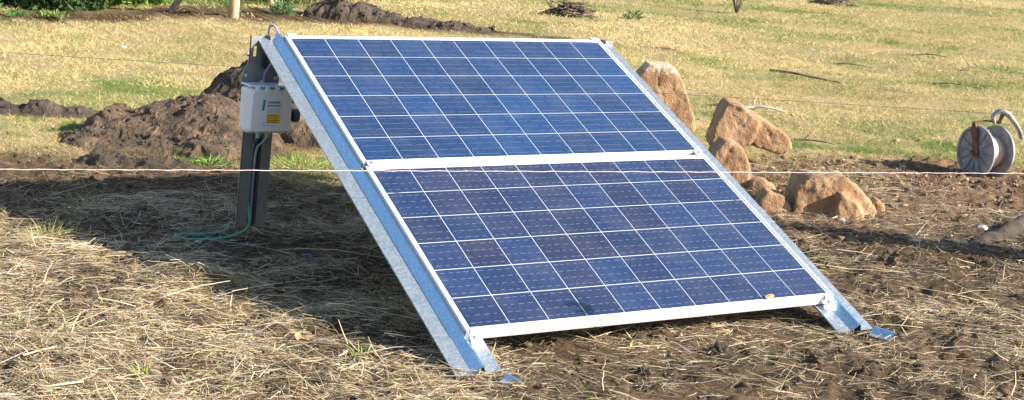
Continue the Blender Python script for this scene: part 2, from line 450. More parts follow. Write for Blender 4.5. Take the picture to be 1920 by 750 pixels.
# ---- straw
def make_straw():
    B, D, L, W, BE, S, C = [], [], [], [], [], [], []
    def batch(x, y, l, w, lift, up=0.0):
        n = len(x)
        ang = RNG.normal(-.45, .75, n) + np.where(RNG.random(n) < .5, 0, math.pi)
        tilt = np.abs(RNG.normal(0, .13, n)) + up
        d = np.c_[np.cos(ang) * np.cos(tilt), np.sin(ang) * np.cos(tilt), np.sin(tilt)]
        z = H(x, y) + .003 + lift
        # lie along the slope of the ground under it
        x2 = x + d[:, 0] * l; y2 = y + d[:, 1] * l
        zz = (H(x2, y2) - H(x, y)) if up == 0 else 0
        base = np.c_[x, y, z]
        side = np.c_[-np.sin(ang), np.cos(ang), RNG.normal(0, .45, n)]
        side = unit(side)
        be = np.c_[RNG.normal(0, .18, n) * l, RNG.normal(0, .18, n) * l, np.abs(RNG.normal(0, .06, n)) * -l + zz * .8]
        v = RNG.random(n)[:, None]; k = RNG.random(n)[:, None]
        c = np.array([.24, .175, .10]) * (1 - v) + np.array([.84, .685, .43]) * v
        c = np.where(k < .10, np.array([.70, .58, .52]) * (.75 + .25 * v), c)
        c = np.where(k > .86, np.array([.17, .125, .08]) * (.7 + .6 * v), c)
        c = np.where((k > .80) & (k < .86), np.array([.30, .32, .12]) * (.7 + .5 * v), c)
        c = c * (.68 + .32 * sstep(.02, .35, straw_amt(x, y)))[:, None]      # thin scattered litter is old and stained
        B.append(base); D.append(d); L.append(l); W.append(w); BE.append(be); S.append(side); C.append(c)
    # fine litter
    x, y = scatter(520000, -2.6, 4.2, -1.6, 3.2)
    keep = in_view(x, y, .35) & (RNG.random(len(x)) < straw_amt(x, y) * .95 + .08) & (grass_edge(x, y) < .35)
    x, y = x[keep], y[keep]
    l = RNG.gamma(2.0, .020, len(x)).clip(.010, .16)
    batch(x, y, l, RNG.uniform(.0011, .0028, len(x)), np.abs(RNG.normal(0, .009, len(x))))
    # long stems
    x, y = scatter(15000, -2.6, 4.2, -1.6, 3.0)
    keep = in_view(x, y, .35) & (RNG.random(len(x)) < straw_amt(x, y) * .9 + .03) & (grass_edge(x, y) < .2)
    x, y = x[keep], y[keep]
    l = RNG.gamma(3.0, .05, len(x)).clip(.06, .42)
    batch(x, y, l, RNG.uniform(.0018, .0040, len(x)), np.abs(RNG.normal(0, .016, len(x))) + .004)
    # broad flattened husks
    x, y = scatter(3200, -2.4, 4.0, -1.5, 2.6)
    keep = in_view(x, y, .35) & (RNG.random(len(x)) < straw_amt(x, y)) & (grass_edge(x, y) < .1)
    x, y = x[keep], y[keep]
    batch(x, y, RNG.uniform(.04, .13, len(x)), RNG.uniform(.004, .008, len(x)), np.abs(RNG.normal(0, .01, len(x))) + .004)
    # a few stubble stalks still standing
    x, y = scatter(900, -2.2, 3.8, -1.2, 2.6)
    keep = in_view(x, y, .35) & (RNG.random(len(x)) < .3 + .4 * straw_amt(x, y))
    clear = (x > -.15) & (x < 1.8) & (y > -.3) & (y < 2.0)
    keep &= ~clear
    x, y = x[keep], y[keep]
    batch(x, y, RNG.uniform(.03, .11, len(x)), RNG.uniform(.002, .004, len(x)), np.zeros(len(x)), up=.9)
    B = np.concatenate(B); D = np.concatenate(D); L = np.concatenate(L); W = np.concatenate(W)
    BE = np.concatenate(BE); S = np.concatenate(S); C = np.concatenate(C)
    o = ribbons('straw_mulch', B, D, L, W, BE, S, C, M['straw'], segs=2, taper=.6)
    tag(o, 'pale dry straw and stubble strewn over the dark soil around the panels', 'straw', kind='stuff')
make_straw()

# ---- pasture grass
def make_grass():
    B, D, L, W, BE, S, C = [], [], [], [], [], [], []
    def batch(n, x0, x1, y0, y1, lmin, lmax, w0, w1, rmin, rmax):
        x, y = scatter(n, x0, x1, y0, y1)
        r = np.hypot(x + 2.19, y + 4.09)
        g = grass_edge(x, y)
        keep = in_view(x, y, .9) & (r >= rmin) & (r < rmax)
        x, y, g, r = x[keep], y[keep], g[keep], r[keep]
        gr = green_amt(x, y)
        dens = sstep(-.35, .4, g) * (1 - .93 * track(x, y)) * (1 - .97 * heapmask(x, y, 1.02)) * (.25 + .75 * sstep(.3, .6, fbm(x, y, 2.6, 71)))
        early = np.where(g < .2, gr * .9, 0)
        keep = RNG.random(len(x)) < np.maximum(dens, early)
        x, y, gr = x[keep], y[keep], gr[keep]
        m = len(x)
        ang = RNG.uniform(0, 2 * math.pi, m)
        lean = np.abs(RNG.normal(.75, .4, m)).clip(.05, 1.45)
        d = np.c_[np.cos(ang) * np.sin(lean), np.sin(ang) * np.sin(lean), np.cos(lean)]
        l = RNG.uniform(lmin, lmax, m) * (1 + .35 * gr)
        a2 = RNG.uniform(0, 2 * math.pi, m)
        side = unit(np.cross(d, np.c_[np.cos(a2), np.sin(a2), np.zeros(m)]))
        be = np.c_[np.cos(ang), np.sin(ang), -np.ones(m) * .5] * (l * RNG.uniform(.1, .5, m))[:, None]
        v = RNG.random(m)[:, None]
        big = fbm(x, y, .55, 77, 3)[:, None]
        dry = np.array([.50, .395, .18]) * (1 - v) + np.array([.71, .58, .30]) * v
        dry = dry * (.62 + .76 * big) * (1 + (fbm(x, y, 2.4, 83, 3)[:, None] - .5) * np.array([.5, .4, .5]))
        isg = RNG.random(m) < gr * .85 + .07
        green = np.array([.085, .17, .03]) * (1 - v) + np.array([.22, .32, .07]) * v
        c = np.where(isg[:, None], green, dry)
        c = np.where(RNG.random(m)[:, None] < .05, np.array([.16, .11, .06]), c)
        B.append(np.c_[x, y, H(x, y) - .004]); D.append(d); L.append(l); W.append(RNG.uniform(w0, w1, m)); BE.append(be); S.append(side); C.append(c)
    batch(560000, -2.2, 8, 2.2, 8.5, .014, .045, .0014, .0032, 0, 10.5)
    batch(800000, -1, 16, 2, 13, .018, .050, .0024, .0050, 10.5, 15.5)
    batch(900000, -1, 30, 3, 27, .022, .060, .004, .009, 15.5, 40)
    B = np.concatenate(B); D = np.concatenate(D); L = np.concatenate(L); W = np.concatenate(W)
    BE = np.concatenate(BE); S = np.concatenate(S); C = np.concatenate(C)
    o = ribbons('pasture_grass', B, D, L, W, BE, S, C, M['blade'], segs=1, taper=.1)
    tag(o, 'short sun-dried pasture grass with scattered green patches covering the field', 'grass', kind='stuff')
make_grass()

# ---- soil crumbs
def make_clods():
    bm = bmesh.new(); bmesh.ops.create_icosphere(bm, subdivisions=1, radius=1)
    bv = np.array([v.co[:] for v in bm.verts]); bf = np.array([[v.index for v in f.verts] for f in bm.faces]); bm.free()
    x, y = scatter(110000, -2.4, 5.6, -1.5, 4.6)
    ge_ = grass_edge(x, y)
    dens = (.16 + .5 * sstep(.5, .75, fbm(x, y, 2.3, 91))) * (1 - .85 * sstep(-.1, .3, ge_)) * (1 - .6 * straw_amt(x, y))
    dens = dens * (1 + 1.2 * sstep(1.9, 3, x) * sstep(.9, 1.6, y))
    keep = in_view(x, y, .3) & (RNG.random(len(x)) < dens * .55)
    x, y = x[keep], y[keep]
    n = len(x)
    r = RNG.gamma(1.3, .0034, n).clip(.0015, .022)
    V = np.zeros((n, len(bv), 3))
    rs = RNG.uniform(.45, 1.45, (n, len(bv), 1))
    sc = np.stack([RNG.uniform(.8, 1.4, n), RNG.uniform(.8, 1.4, n), RNG.uniform(.5, .9, n)], -1)[:, None, :]
    V = bv[None] * rs * sc * r[:, None, None]
    ang = RNG.uniform(0, 6.28, n)
    c, s = np.cos(ang)[:, None], np.sin(ang)[:, None]
    Vx = V[..., 0] * c - V[..., 1] * s; Vy = V[..., 0] * s + V[..., 1] * c
    V[..., 0] = Vx + x[:, None]; V[..., 1] = Vy + y[:, None]; V[..., 2] += (H(x, y) + r * .3)[:, None]
    F = (np.arange(n)[:, None, None] * len(bv) + bf[None]).reshape(-1, 3)
    me = bpy.data.meshes.new('soil_crumbs')
    me.vertices.add(n * len(bv)); me.vertices.foreach_set('co', V.ravel().astype(np.float32))
    me.loops.add(F.size); me.loops.foreach_set('vertex_index', F.ravel().astype(np.int32))
    me.polygons.add(len(F)); me.polygons.foreach_set('loop_start', np.arange(0, F.size, 3).astype(np.int32))
    me.update()
    v = RNG.random(n)[:, None]
    pk = (sstep(2.0, 3.2, x) * sstep(.9, 1.6, y))[:, None]
    c = np.array([.042, .032, .025]) * (1 - v) + np.array([.15, .108, .074]) * v
    c = c + (np.array([.15, .10, .065]) * (1 - v) + np.array([.38, .27, .19]) * v - c) * pk
    c = np.where(RNG.random(n)[:, None] < .03, np.array([.45, .36, .28]), c)
    at = me.color_attributes.new('tint', 'FLOAT_COLOR', 'POINT')
    at.data.foreach_set('color', np.repeat(np.c_[c, np.ones(n)], len(bv), 0).ravel().astype(np.float32))
    o = obj_me('soil_crumbs', me, M['clod'])
    tag(o, 'loose crumbs and clods of dug soil scattered over bare ground', 'soil', kind='stuff')
make_clods()

# ------------------------------------------------------------------ heaps of soil (height fields with rough skins)
def soil_heap(name, cx, cy, ra, rb, bumps, mat, label, res=.014, rough=1.0, cat='soil heap', group=None, seed=0):
    na = int(2.3 * ra / res); nb = int(2.3 * rb / res)
    A, Bq = np.meshgrid(np.linspace(-1.15 * ra, 1.15 * ra, na), np.linspace(-1.15 * rb, 1.15 * rb, nb))
    x = cx + A * RX[0] + Bq * FW[0]; y = cy + A * RX[1] + Bq * FW[1]
    h = np.zeros_like(A)
    wa = (fbm(x, y, 4, seed + 131, 3) - .5) * .16; wb = (fbm(x, y, 4, seed + 141, 3) - .5) * .16
    for (a0, b0, sa, sb, hh) in bumps:
        q = np.sqrt(((A + wa - a0) / sa) ** 2 + ((Bq + wb - b0) / sb) ** 2)
        h = h + (hh * np.clip(1.15 - q, 0, 1.0) ** .85) ** 5
    h = h ** .2
    s = seed + 101
    amt = sstep(0, .05, h)
    rgh = (fbm(x, y, 7, s, 3) - .5) * .06 + (fbm(x, y, 24, s + 3, 4, .7) - .5) * .028 + np.maximum(fbm(x, y, 38, s + 7, 2) - .56, 0) * .05
    h = h + rgh * amt * rough * .8
    edge = np.sqrt((A / (1.12 * ra)) ** 2 + (Bq / (1.12 * rb)) ** 2)
    h = h - .12 * sstep(.78, 1.0, edge + (fbm(x, y, 4, s + 11, 3) - .5) * .35) - .015 * (1 - amt)
    z = H(x, y) + h
    # push sideways a little so clods overhang
    ox = (fbm(x, y, 18, s + 13, 2) - .5) * .06 * amt * rough; oy = (fbm(x, y, 18, s + 17, 2) - .5) * .06 * amt * rough
    co = np.stack([x + ox - cx, y + oy - cy, z - Hz(cx, cy)], -1).reshape(-1, 3)
    idx = np.arange(na * nb).reshape(nb, na)
    q = np.stack([idx[:-1, :-1], idx[:-1, 1:], idx[1:, 1:], idx[1:, :-1]], -1).reshape(-1, 4)
    me = bpy.data.meshes.new(name)
    # loose clods bedded in the skin
    g = np.random.default_rng(seed + 77)
    bi = bmesh.new(); bmesh.ops.create_icosphere(bi, subdivisions=1, radius=1)
    bv = np.array([v.co[:] for v in bi.verts]); bf = np.array([[v.index for v in f.verts] for f in bi.faces]); bi.free()
    sel = np.flatnonzero((amt.ravel() > .6) & (edge.ravel() < .95))
    pick = g.choice(sel, min(len(sel), int(len(sel) * .22)), replace=False)
    rr = g.gamma(1.3, res * .26, len(pick)).clip(res * .15, res * 2.2)
    cv = bv[None] * g.uniform(.6, 1.3, (len(pick), len(bv), 1)) * rr[:, None, None] * g.uniform(.7, 1.25, (len(pick), 1, 3)) + co[pick][:, None, :]
    cf = (np.arange(len(pick))[:, None, None] * len(bv) + bf[None] + len(co)).reshape(-1, 3)
    me.from_pydata(co.tolist() + cv.reshape(-1, 3).tolist(), [], q.tolist() + cf.tolist())
    me.update()
    o = obj_me(name, me, mat, loc=(cx, cy, Hz(cx, cy)), smooth=False)
    tag(o, label, cat, group)
    return o

# big brown heap left of the post: lump at its left end, crest rising to the right
soil_heap('soil_heap', .17, 4.03, .72, .56,
          [(.20, .10, .42, .42, .265), (-.04, .10, .40, .38, .205), (-.36, .08, .20, .24, .180), (-.10, -.16, .66, .28, .07), (.34, -.10, .34, .36, .14)],
          M['soil'], 'big heap of freshly dug brown soil behind the left of the control box', seed=1)
soil_heap('soil_heap', 1.28, 4.62, .80, .48,
          [(-.42, .0, .36, .36, .37), (-.05, -.05, .4, .32, .25), (.35, -.10, .4, .3, .20)],
          M['soil_dark'], 'dark crumbly soil heap partly hidden behind the control box and rail', seed=2)
soil_heap('soil_heap', 1.02, 3.98, .36, .24, [(-.12, 0, .24, .2, .17), (.12, 0, .2, .2, .15)],
          M['soil'], 'brown soil heap by the trench just right of the control box, low down', seed=6)
soil_heap('soil_ridge', -.48, 5.12, .60, .20,
          [(-.25, 0, .25, .14, .07), (.12, 0, .22, .14, .07), (.36, 0, .16, .12, .055)],
          M['soil_dark'], 'low dark ridge of turned soil in the grass at the left edge', cat='soil ridge', seed=3)
soil_heap('soil_heap', 4.12, 10.62, .62, .32,
          [(-.25, 0, .34, .26, .23), (.05, -.02, .36, .22, .17), (.35, -.05, .3, .2, .11)],
          M['soil_dark'], 'long dark soil heap on the far track above the top panel edge', res=.03, seed=4)
soil_heap('soil_ridge', 4.85, 9.86, .62, .26, [(-.25, .12, .4, .22, .075), (.1, 0, .4, .2, .06), (.4, -.08, .3, .16, .04)],
          M['soil_dark'], 'low dark strip of soil running right from the far heap behind the panel top', cat='soil ridge', res=.025, seed=8)
soil_heap('soil_ridge', -.22, 3.38, .42, .14,
          [(-.15, 0, .22, .1, .07), (.15, 0, .2, .1, .06)],
          M['soil_dark'], 'low dark band of broken clods in front of the big brown heap', cat='soil ridge', seed=5, rough=.7)

# ------------------------------------------------------------------ clay boulders: hulls with eroded skin
def boulder(name, loc, hulls, mat, label, voxel=.011, disp=.03, seed=0, cat='boulder', group='clay boulders behind the panels', extra=None):
    """hulls: lists of (a, b, z) corner points (a across, b into the view, z up), merged into one skin"""
    bm = bmesh.new()
    for pts in hulls:
        vs = [bm.verts.new((a * RX[0] + b_ * FW[0], a * RX[1] + b_ * FW[1], z)) for a, b_, z in pts]
        res = bmesh.ops.convex_hull(bm, input=vs)
        junk = [e for e in res['geom_interior'] if isinstance(e, bmesh.types.BMVert)]
        bmesh.ops.delete(bm, geom=junk, context='VERTS')
    bmesh.ops.recalc_face_normals(bm, faces=bm.faces)
    me = bpy.data.meshes.new('tmp'); bm.to_mesh(me); bm.free()
    o = bpy.data.objects.new('tmp', me); link(o)
    md = o.modifiers.new('r', 'REMESH'); md.mode = 'VOXEL'; md.voxel_size = voxel
    sm = o.modifiers.new('s', 'SMOOTH'); sm.iterations = 9; sm.factor = .6
    dg = bpy.context.evaluated_depsgraph_get()
    me2 = bpy.data.meshes.new_from_object(o.evaluated_get(dg))
    bpy.data.objects.remove(o)
    n = len(me2.vertices)
    no = [v.normal.copy() for v in me2.vertices]
    off = Vector((seed * 3.7, seed * 1.3, seed * 2.1))
    for i, v in enumerate(me2.vertices):
        p = v.co + off
        d = mnoise.fractal(p * 5, 1.0, 2.0, 2) * disp * .42 + mnoise.fractal(p * 26, .75, 2.1, 4) * disp * .17
        d -= max(0, .06 - abs(mnoise.noise(p * 5.3 + Vector((4, 9, 2))))) * disp * 3.2
        v.co += no[i] * d
    me2.name = name
    ob = obj_me(name, me2, mat if isinstance(mat, list) else [mat], loc=loc, smooth=True)
    if extra: extra(me2)
    tag(ob, label, cat, group)
    return ob

def pts_slab(prof, b0, b1, lean=0.0):
    return [(a, b0 + z * lean, z) for a, z in prof] + [(a * .94, b1 + z * lean, z * .97) for a, z in prof]

# tall pale-topped slab of clay at the panel's right top corner
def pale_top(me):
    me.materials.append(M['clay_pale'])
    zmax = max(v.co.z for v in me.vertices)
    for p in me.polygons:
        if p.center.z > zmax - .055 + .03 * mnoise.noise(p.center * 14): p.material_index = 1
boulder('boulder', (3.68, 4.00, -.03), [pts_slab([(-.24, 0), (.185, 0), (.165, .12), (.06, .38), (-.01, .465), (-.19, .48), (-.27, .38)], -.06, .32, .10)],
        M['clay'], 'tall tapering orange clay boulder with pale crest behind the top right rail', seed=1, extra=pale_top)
# the leaning block with the hollow under its right end
boulder('boulder', (3.46, 2.86, .015), [
    pts_slab([(-.26, .10), (-.20, .30), (-.155, .37), (-.08, .36), (.06, .27), (.0, .12), (-.16, .03)], -.10, .24, .12),
    pts_slab([(-.12, .36), (.05, .29), (.255, .175), (.26, .10), (.19, .065), (.04, .10), (-.08, .2)], -.06, .22, .08),
    pts_slab([(-.22, -.05), (.0, -.05), (-.04, .16), (-.2, .16)], .02, .22)],
        M['clay'], 'peaked orange clay boulder with dark hollow under its right overhang', seed=2)
boulder('boulder', (2.95, 2.38, -.02), [pts_slab([(-.13, -.02), (.12, -.02), (.115, .13), (.06, .245), (-.04, .27), (-.11, .2)], -.10, .18, .15)],
        M['clay'], 'rounded clay boulder leaning below the peaked one, beside the right rail', seed=3)
boulder('boulder', (2.78, 1.74, -.02), [pts_slab([(-.10, -.02), (.085, -.02), (.08, .045), (.03, .11), (-.06, .125), (-.1, .08)], -.07, .1, .2)],
        M['clay'], 'small smooth clay boulder between right rail and the large ragged one', seed=4, disp=.018)
boulder('boulder', (3.05, 1.59, -.02), [
    pts_slab([(-.23, .0), (.19, -.01), (.215, .07), (.13, .17), (.05, .225), (-.15, .215), (-.22, .17)], -.09, .24, .2),
    pts_slab([(-.05, -.01), (.16, -.01), (.12, .1), (.0, .16)], -.15, .05, .1)],
        M['clay'], 'largest ragged clay boulder, low and wide, shaded on its left side', seed=5, disp=.045)
boulder('boulder', (3.36, 1.60, -.02), [pts_slab([(-.055, -.02), (.06, -.02), (.05, .05), (.0, .095), (-.045, .07)], -.04, .06)],
        M['clay'], 'fist sized clay lump touching the right end of the largest boulder', seed=6, disp=.022)
boulder('boulder', (3.02, 2.20, -.02), [pts_slab([(-.06, -.02), (.10, -.02), (.09, .05), (.02, .085), (-.05, .07)], -.05, .1)],
        M['clay'], 'flat clay lump wedged behind the small smooth boulder', seed=7, disp=.025)

# ------------------------------------------------------------------ THE RACK
TILT = R(22.6)
Z0 = .113
rack = empty('solar_rack', (0, 0, 0))
tag(rack, 'ground-mounted rack of two blue solar panels on galvanised rails with control box', 'solar rack')
def plane_kw(): return dict(loc=(0, 0, Z0), rot=(TILT, 0, 0))
def W(u, v, w):
    return Vector((u, v * math.cos(TILT) - w * math.sin(TILT), Z0 + v * math.sin(TILT) + w * math.cos(TILT)))

# --- rails: flange / web / narrow ridge / web / flange, thin folded sheet
def rail_profile(h=.028, fl=.064, hw=.030, top=.004, t=.0022):
    up = [(-hw - fl, 0), (-hw, 0), (-top, h), (top, h), (hw * .55, 0), (hw * .55 + fl, 0)]
    lip = .006
    line = [(up[0][0], -lip)] + up + [(up[-1][0], -lip)]
    # offset downwards for thickness
    low = [(x + (t if i == 0 else (-t if i == len(line) - 1 else 0)), z - t) for i, (x, z) in enumerate(line)]
    low[1] = (low[1][0] + t, low[1][1]); low[-2] = (low[-2][0] - t, low[-2][1])
    return line, low
def sheet(bm, line, low, p0, p1, ax, ay):
    p0, p1, ax, ay = Vector(p0), Vector(p1), Vector(ax), Vector(ay)
    def row(prof, p): return [bm.verts.new(p + ax * u + ay * v) for u, v in prof]
    a0, a1, b0, b1 = row(line, p0), row(line, p1), row(low, p0), row(low, p1)
    n = len(line)
    for i in range(n - 1):
        bm.faces.new((a0[i], a0[i + 1], a1[i + 1], a1[i])).material_index = 1 if i in (1, n - 3) else 0  # flange and web tones stand in for how each face meets the light
        bm.faces.new((b0[i + 1], b0[i], b1[i], b1[i + 1]))
        bm.faces.new((a0[i + 1], a0[i], b0[i], b0[i + 1]))
        bm.faces.new((a1[i], a1[i + 1], b1[i + 1], b1[i]))
    bm.faces.new((a0[0], a1[0], b1[0], b0[0]))
    bm.faces.new((a1[-1], a0[-1], b0[-1], b1[-1]))
WF = -.044
def make_rail(u):
    bm = bmesh.new()
    line, low = rail_profile()
    sheet(bm, line, low, (u, -.165, WF), (u, 2.06, WF), (1, 0, 0), (0, 0, 1))
    return obj('rail', bm, [M['galv'], M['galv_sunlit']], rack, **plane_kw())
UL, UR = .010, 1.660
make_rail(UL); make_rail(UR)

# --- folded steel stakes at the rail feet
def make_stake(base, az, dip, length, s=1.0):
    bm = bmesh.new()
    line, low = rail_profile(fl=.03, h=.03, hw=.026)
    line = [(a * s, b_ * s) for a, b_ in line]; low = [(a * s, b_ * s) for a, b_ in low]
    d = Vector((math.cos(az) * math.cos(dip), math.sin(az) * math.cos(dip), -math.sin(dip)))
    ax = Vector((-math.sin(az), math.cos(az), 0)) * 1
    ay = ax.cross(d) * 1
    if ay.z < 0: ay = -ay
    base = Vector(base)
    sheet(bm, line, low, base, base + d * length, ax, ay)
    bmesh.ops.recalc_face_normals(bm, faces=bm.faces)
    return obj('ground_stake', bm, [M['galv'], M['galv_sunlit']], rack)
make_stake((1.700, -.175, .012), R(-62), R(4), .085, .8)
make_stake((.060, -.205, .012), R(-58), R(14), .06, .65)

# --- panels: frame, cell sheet, busbars
PW, PL, FT = 1.626, .992, .040
def cell_material():
    m, nt, b = new_mat('silicon_cell')
    a = nt.nodes.new('ShaderNodeAttribute'); a.attribute_name = 'tint'
    tc = nt.nodes.new('ShaderNodeTexCoord')
    v = nt.nodes.new('ShaderNodeTexVoronoi'); v.inputs['Scale'].default_value = 110
    nt.links.new(tc.outputs['Object'], v.inputs['Vector'])
    sp = nt.nodes.new('ShaderNodeSeparateColor'); nt.links.new(v.outputs['Color'], sp.inputs['Color'])
    r = ramp(nt, [(0, .82), (1, 1.22)])
    nt.links.new(sp.outputs[0], r.inputs['Fac'])
    mx = nt.nodes.new('ShaderNodeMix'); mx.data_type = 'RGBA'; mx.blend_type = 'MULTIPLY'; mx.inputs[0].default_value = 1
    nt.links.new(a.outputs['Color'], mx.inputs[6]); nt.links.new(r.outputs['Color'], mx.inputs[7])
    # thin film of dust and dried specks on the glass
    dn = noise_node(nt, 5, detail=6, rough=.7); sn = noise_node(nt, 150, detail=2, rough=.5)
    dr = ramp(nt, [(.45, .0), (.8, .10)]); sr = ramp(nt, [(.70, .0), (.76, .35)])
    nt.links.new(dn.outputs['Fac'], dr.inputs['Fac']); nt.links.new(sn.outputs['Fac'], sr.inputs['Fac'])
    ad = nt.nodes.new('ShaderNodeMath'); ad.operation = 'MAXIMUM'
    nt.links.new(dr.outputs['Color'], ad.inputs[0]); nt.links.new(sr.outputs['Color'], ad.inputs[1])
    dm = nt.nodes.new('ShaderNodeMix'); dm.data_type = 'RGBA'; dm.inputs[7].default_value = (.34, .31, .27, 1)
    nt.links.new(ad.outputs[0], dm.inputs[0]); nt.links.new(mx.outputs[2], dm.inputs[6])
    nt.links.new(dm.outputs[2], b.inputs['Base Color'])
    setp(b, Roughness=.35, Coat_Weight=1.0, Coat_Roughness=.06, Coat_IOR=1.5)
    n = noise_node(nt, 3, detail=5)
    r3 = ramp(nt, [(.3, .04), (.75, .16)]); nt.links.new(n.outputs['Fac'], r3.inputs['Fac'])
    nt.links.new(r3.outputs['Color'], b.inputs['Coat Roughness'])
    return m
M['cell'] = cell_material()
mm, nt, b = new_mat('backsheet_white'); setp(b, Base_Color=(.70, .76, .82, 1), Roughness=.5, Coat_Weight=1.0, Coat_Roughness=.06)
M['backsheet'] = mm
mm, nt, b = new_mat('silver_busbar'); setp(b, Base_Color=(.25, .30, .42, 1), Roughness=.45, Metallic=.2, Coat_Weight=1.0, Coat_Roughness=.06)
M['busbar'] = mm
mm, nt, b = new_mat('dark_backsheet'); setp(b, Base_Color=(.55, .56, .58, 1), Roughness=.6)
M['back'] = mm

def make_panel(v0, seed, purple):
    rs = random.Random(seed)
    bm = bmesh.new()
    # side profile of the frame: top lip, grooved outer face, bottom return   (x outward->inward, z)
    lipw, f = .011, FT
    prof = [(0, 0), (lipw, 0), (lipw, -.004), (.0025, -.004), (.0025, -f + .002), (.030, -f + .002), (.030, -f), (0, -f),
            (0, -.031), (.0016, -.0295), (.0016, -.0265), (0, -.025), (0, -.019), (.0016, -.0175), (.0016, -.0145), (0, -.013)]
    add_prism(bm, prof, (0, 0, 0), (PW, 0, 0), (0, 1, 0), (0, 0, 1))
    add_prism(bm, prof, (0, PL, 0), (PW, PL, 0), (0, -1, 0), (0, 0, 1))
    add_prism(bm, prof, (0, lipw, 0), (0, PL - lipw, 0), (1, 0, 0), (0, 0, 1))
    add_prism(bm, prof, (PW, lipw, 0), (PW, PL - lipw, 0), (-1, 0, 0), (0, 0, 1))
    bmesh.ops.recalc_face_normals(bm, faces=bm.faces)
    org = W(0, v0, 0)
    fr = obj('solar_panel', bm, M['alu'], rack, loc=org, rot=(TILT, 0, 0))
    # laminate
    bm = bmesh.new()
    zt = -.0035
    bw = .0008 if purple > .5 else .0006
    lay = bm.verts.layers.float_color.new('tint')
    def q(x0, x1, y0, y1, z, mat, c=(0, 0, 0)):
        fa = add_quad(bm, [(x0, y0, z), (x1, y0, z), (x1, y1, z), (x0, y1, z)], mat)
        for vv in fa.verts: vv[lay] = (*c, 1)
        return fa
    q(.004, PW - .004, .004, PL - .004, zt, 1)
    fb = q(.004, PW - .004, .004, PL - .004, zt - .006, 3); fb.normal_flip()
    pit = .1587; gap = .0030
    mx_ = (PW - 10 * pit) / 2; my_ = (PL - 6 * pit) / 2
    for j in range(6):
        for i in range(10):
            k = rs.random(); p = purple * (0.35 + .65 * rs.random()) * (1 if j > 0 else .8)
            blue = Vector((.006, .040, .130)) if purple < .5 else Vector((.007, .032, .108)); pur = Vector((.021, .022, .056))
            c = blue.lerp(pur, min(1, p)) * (.82 + .36 * k)
            if rs.random() < .10 and purple < .5: c = c.lerp(Vector((.012, .056, .172)), .35)
            x0 = mx_ + i * pit + gap / 2; y0 = my_ + j * pit + gap / 2
            q(x0, x0 + pit - gap, y0, y0 + pit - gap, zt + .0006, 0, c)
            for t in (.125, .375, .625, .875):
                yb = y0 + (pit - gap) * t
                x = x0 + .004 + rs.random() * .012
                while x < x0 + pit - gap - .01:
                    ln = (.014 + rs.random() * .010) if purple > .5 else (.03 + rs.random() * .09)
                    q(x, min(x + ln, x0 + pit - gap - .003), yb - bw, yb + bw, zt + .0012, 2)
                    x += ln + .010 + rs.random() * .010
    return fr, obj('cell_sheet', bm, [M['cell'], M['backsheet'], M['busbar'], M['back']], fr)
V1 = PL + .024
p_low, _ = make_panel(0, 3, .85)
p_up, _ = make_panel(V1, 4, .48)
p_low['label'] = 'lower solar panel with purplish blue cells'
p_up['label'] = 'upper solar panel with brighter blue cells'
for p_ in (p_low, p_up): p_.location.x = .018

# --- clamps
def bolt_head(bm, c, n, r=.007, h=.006, mat=0):
    n = Vector(n).normalized()
    q = n.to_track_quat('Z', 'Y').to_matrix().to_4x4(); q.translation = Vector(c)
    rings = add_lathe(bm, [(r, 0), (r, h * .8), (r * .8, h)], 6, q, mat)
    bm.faces.new(rings[-1]).material_index = mat
def end_clamp(u, vsign, vedge):
    bm = bmesh.new()
    s = vsign
    # z-shaped bracket: lip on the frame, web down its face, splayed foot on the rail flange
    hw = .021
    def strip(a, b_):
        (v0, w0), (v1, w1) = a, b_
        d = Vector((0, v1 - v0, w1 - w0)); nrm = Vector((1, 0, 0)).cross(d).normalized() * .003
        pts = []
        for uu in (-hw, hw):
            for (vv, ww) in (a, b_):
                pts.append(Vector((u + uu, vv, ww)))
        vs = [bm.verts.new(p) for p in pts] + [bm.verts.new(p + nrm) for p in pts]
        for f in [(0, 1, 3, 2), (4, 6, 7, 5), (0, 4, 5, 1), (2, 3, 7, 6), (0, 2, 6, 4), (1, 5, 7, 3)]:
            bm.faces.new([vs[i] for i in f])
    pr = [(vedge + s * -.013, .0025), (vedge + s * .006, .0035), (vedge + s * .010, -.012), (vedge + s * .040, -.030), (vedge + s * .046, WF + .004)]
    for i in range(len(pr) - 1): strip(pr[i], pr[i + 1])
    bmesh.ops.recalc_face_normals(bm, faces=bm.faces)
    bolt_head(bm, (u, vedge + s * .018, -.013), (0, s * .55, .85), .008, .008, 1)
    return obj('end_clamp', bm, [M['alu'], M['bolt']], rack, **plane_kw())
UC = (.050, 1.616)
for u in UC:
    end_clamp(u, -1, 0.0); end_clamp(u, 1, V1 + PL)
def mid_clamp(u):
    bm = bmesh.new()
    vc = (PL + V1) / 2
    add_box(bm, u - .02, u + .02, vc - .021, vc + .021, .0015, .0045, 0, .001)
    add_box(bm, u - .018, u + .018, vc - .009, vc + .009, WF + .004, .0015, 0)
    bolt_head(bm, (u, vc, .0045), (0, 0, 1), .007, .007, 1)
    return obj('mid_clamp', bm, [M['alu'], M['bolt']], rack, **plane_kw())
for u in UC: mid_clamp(u)

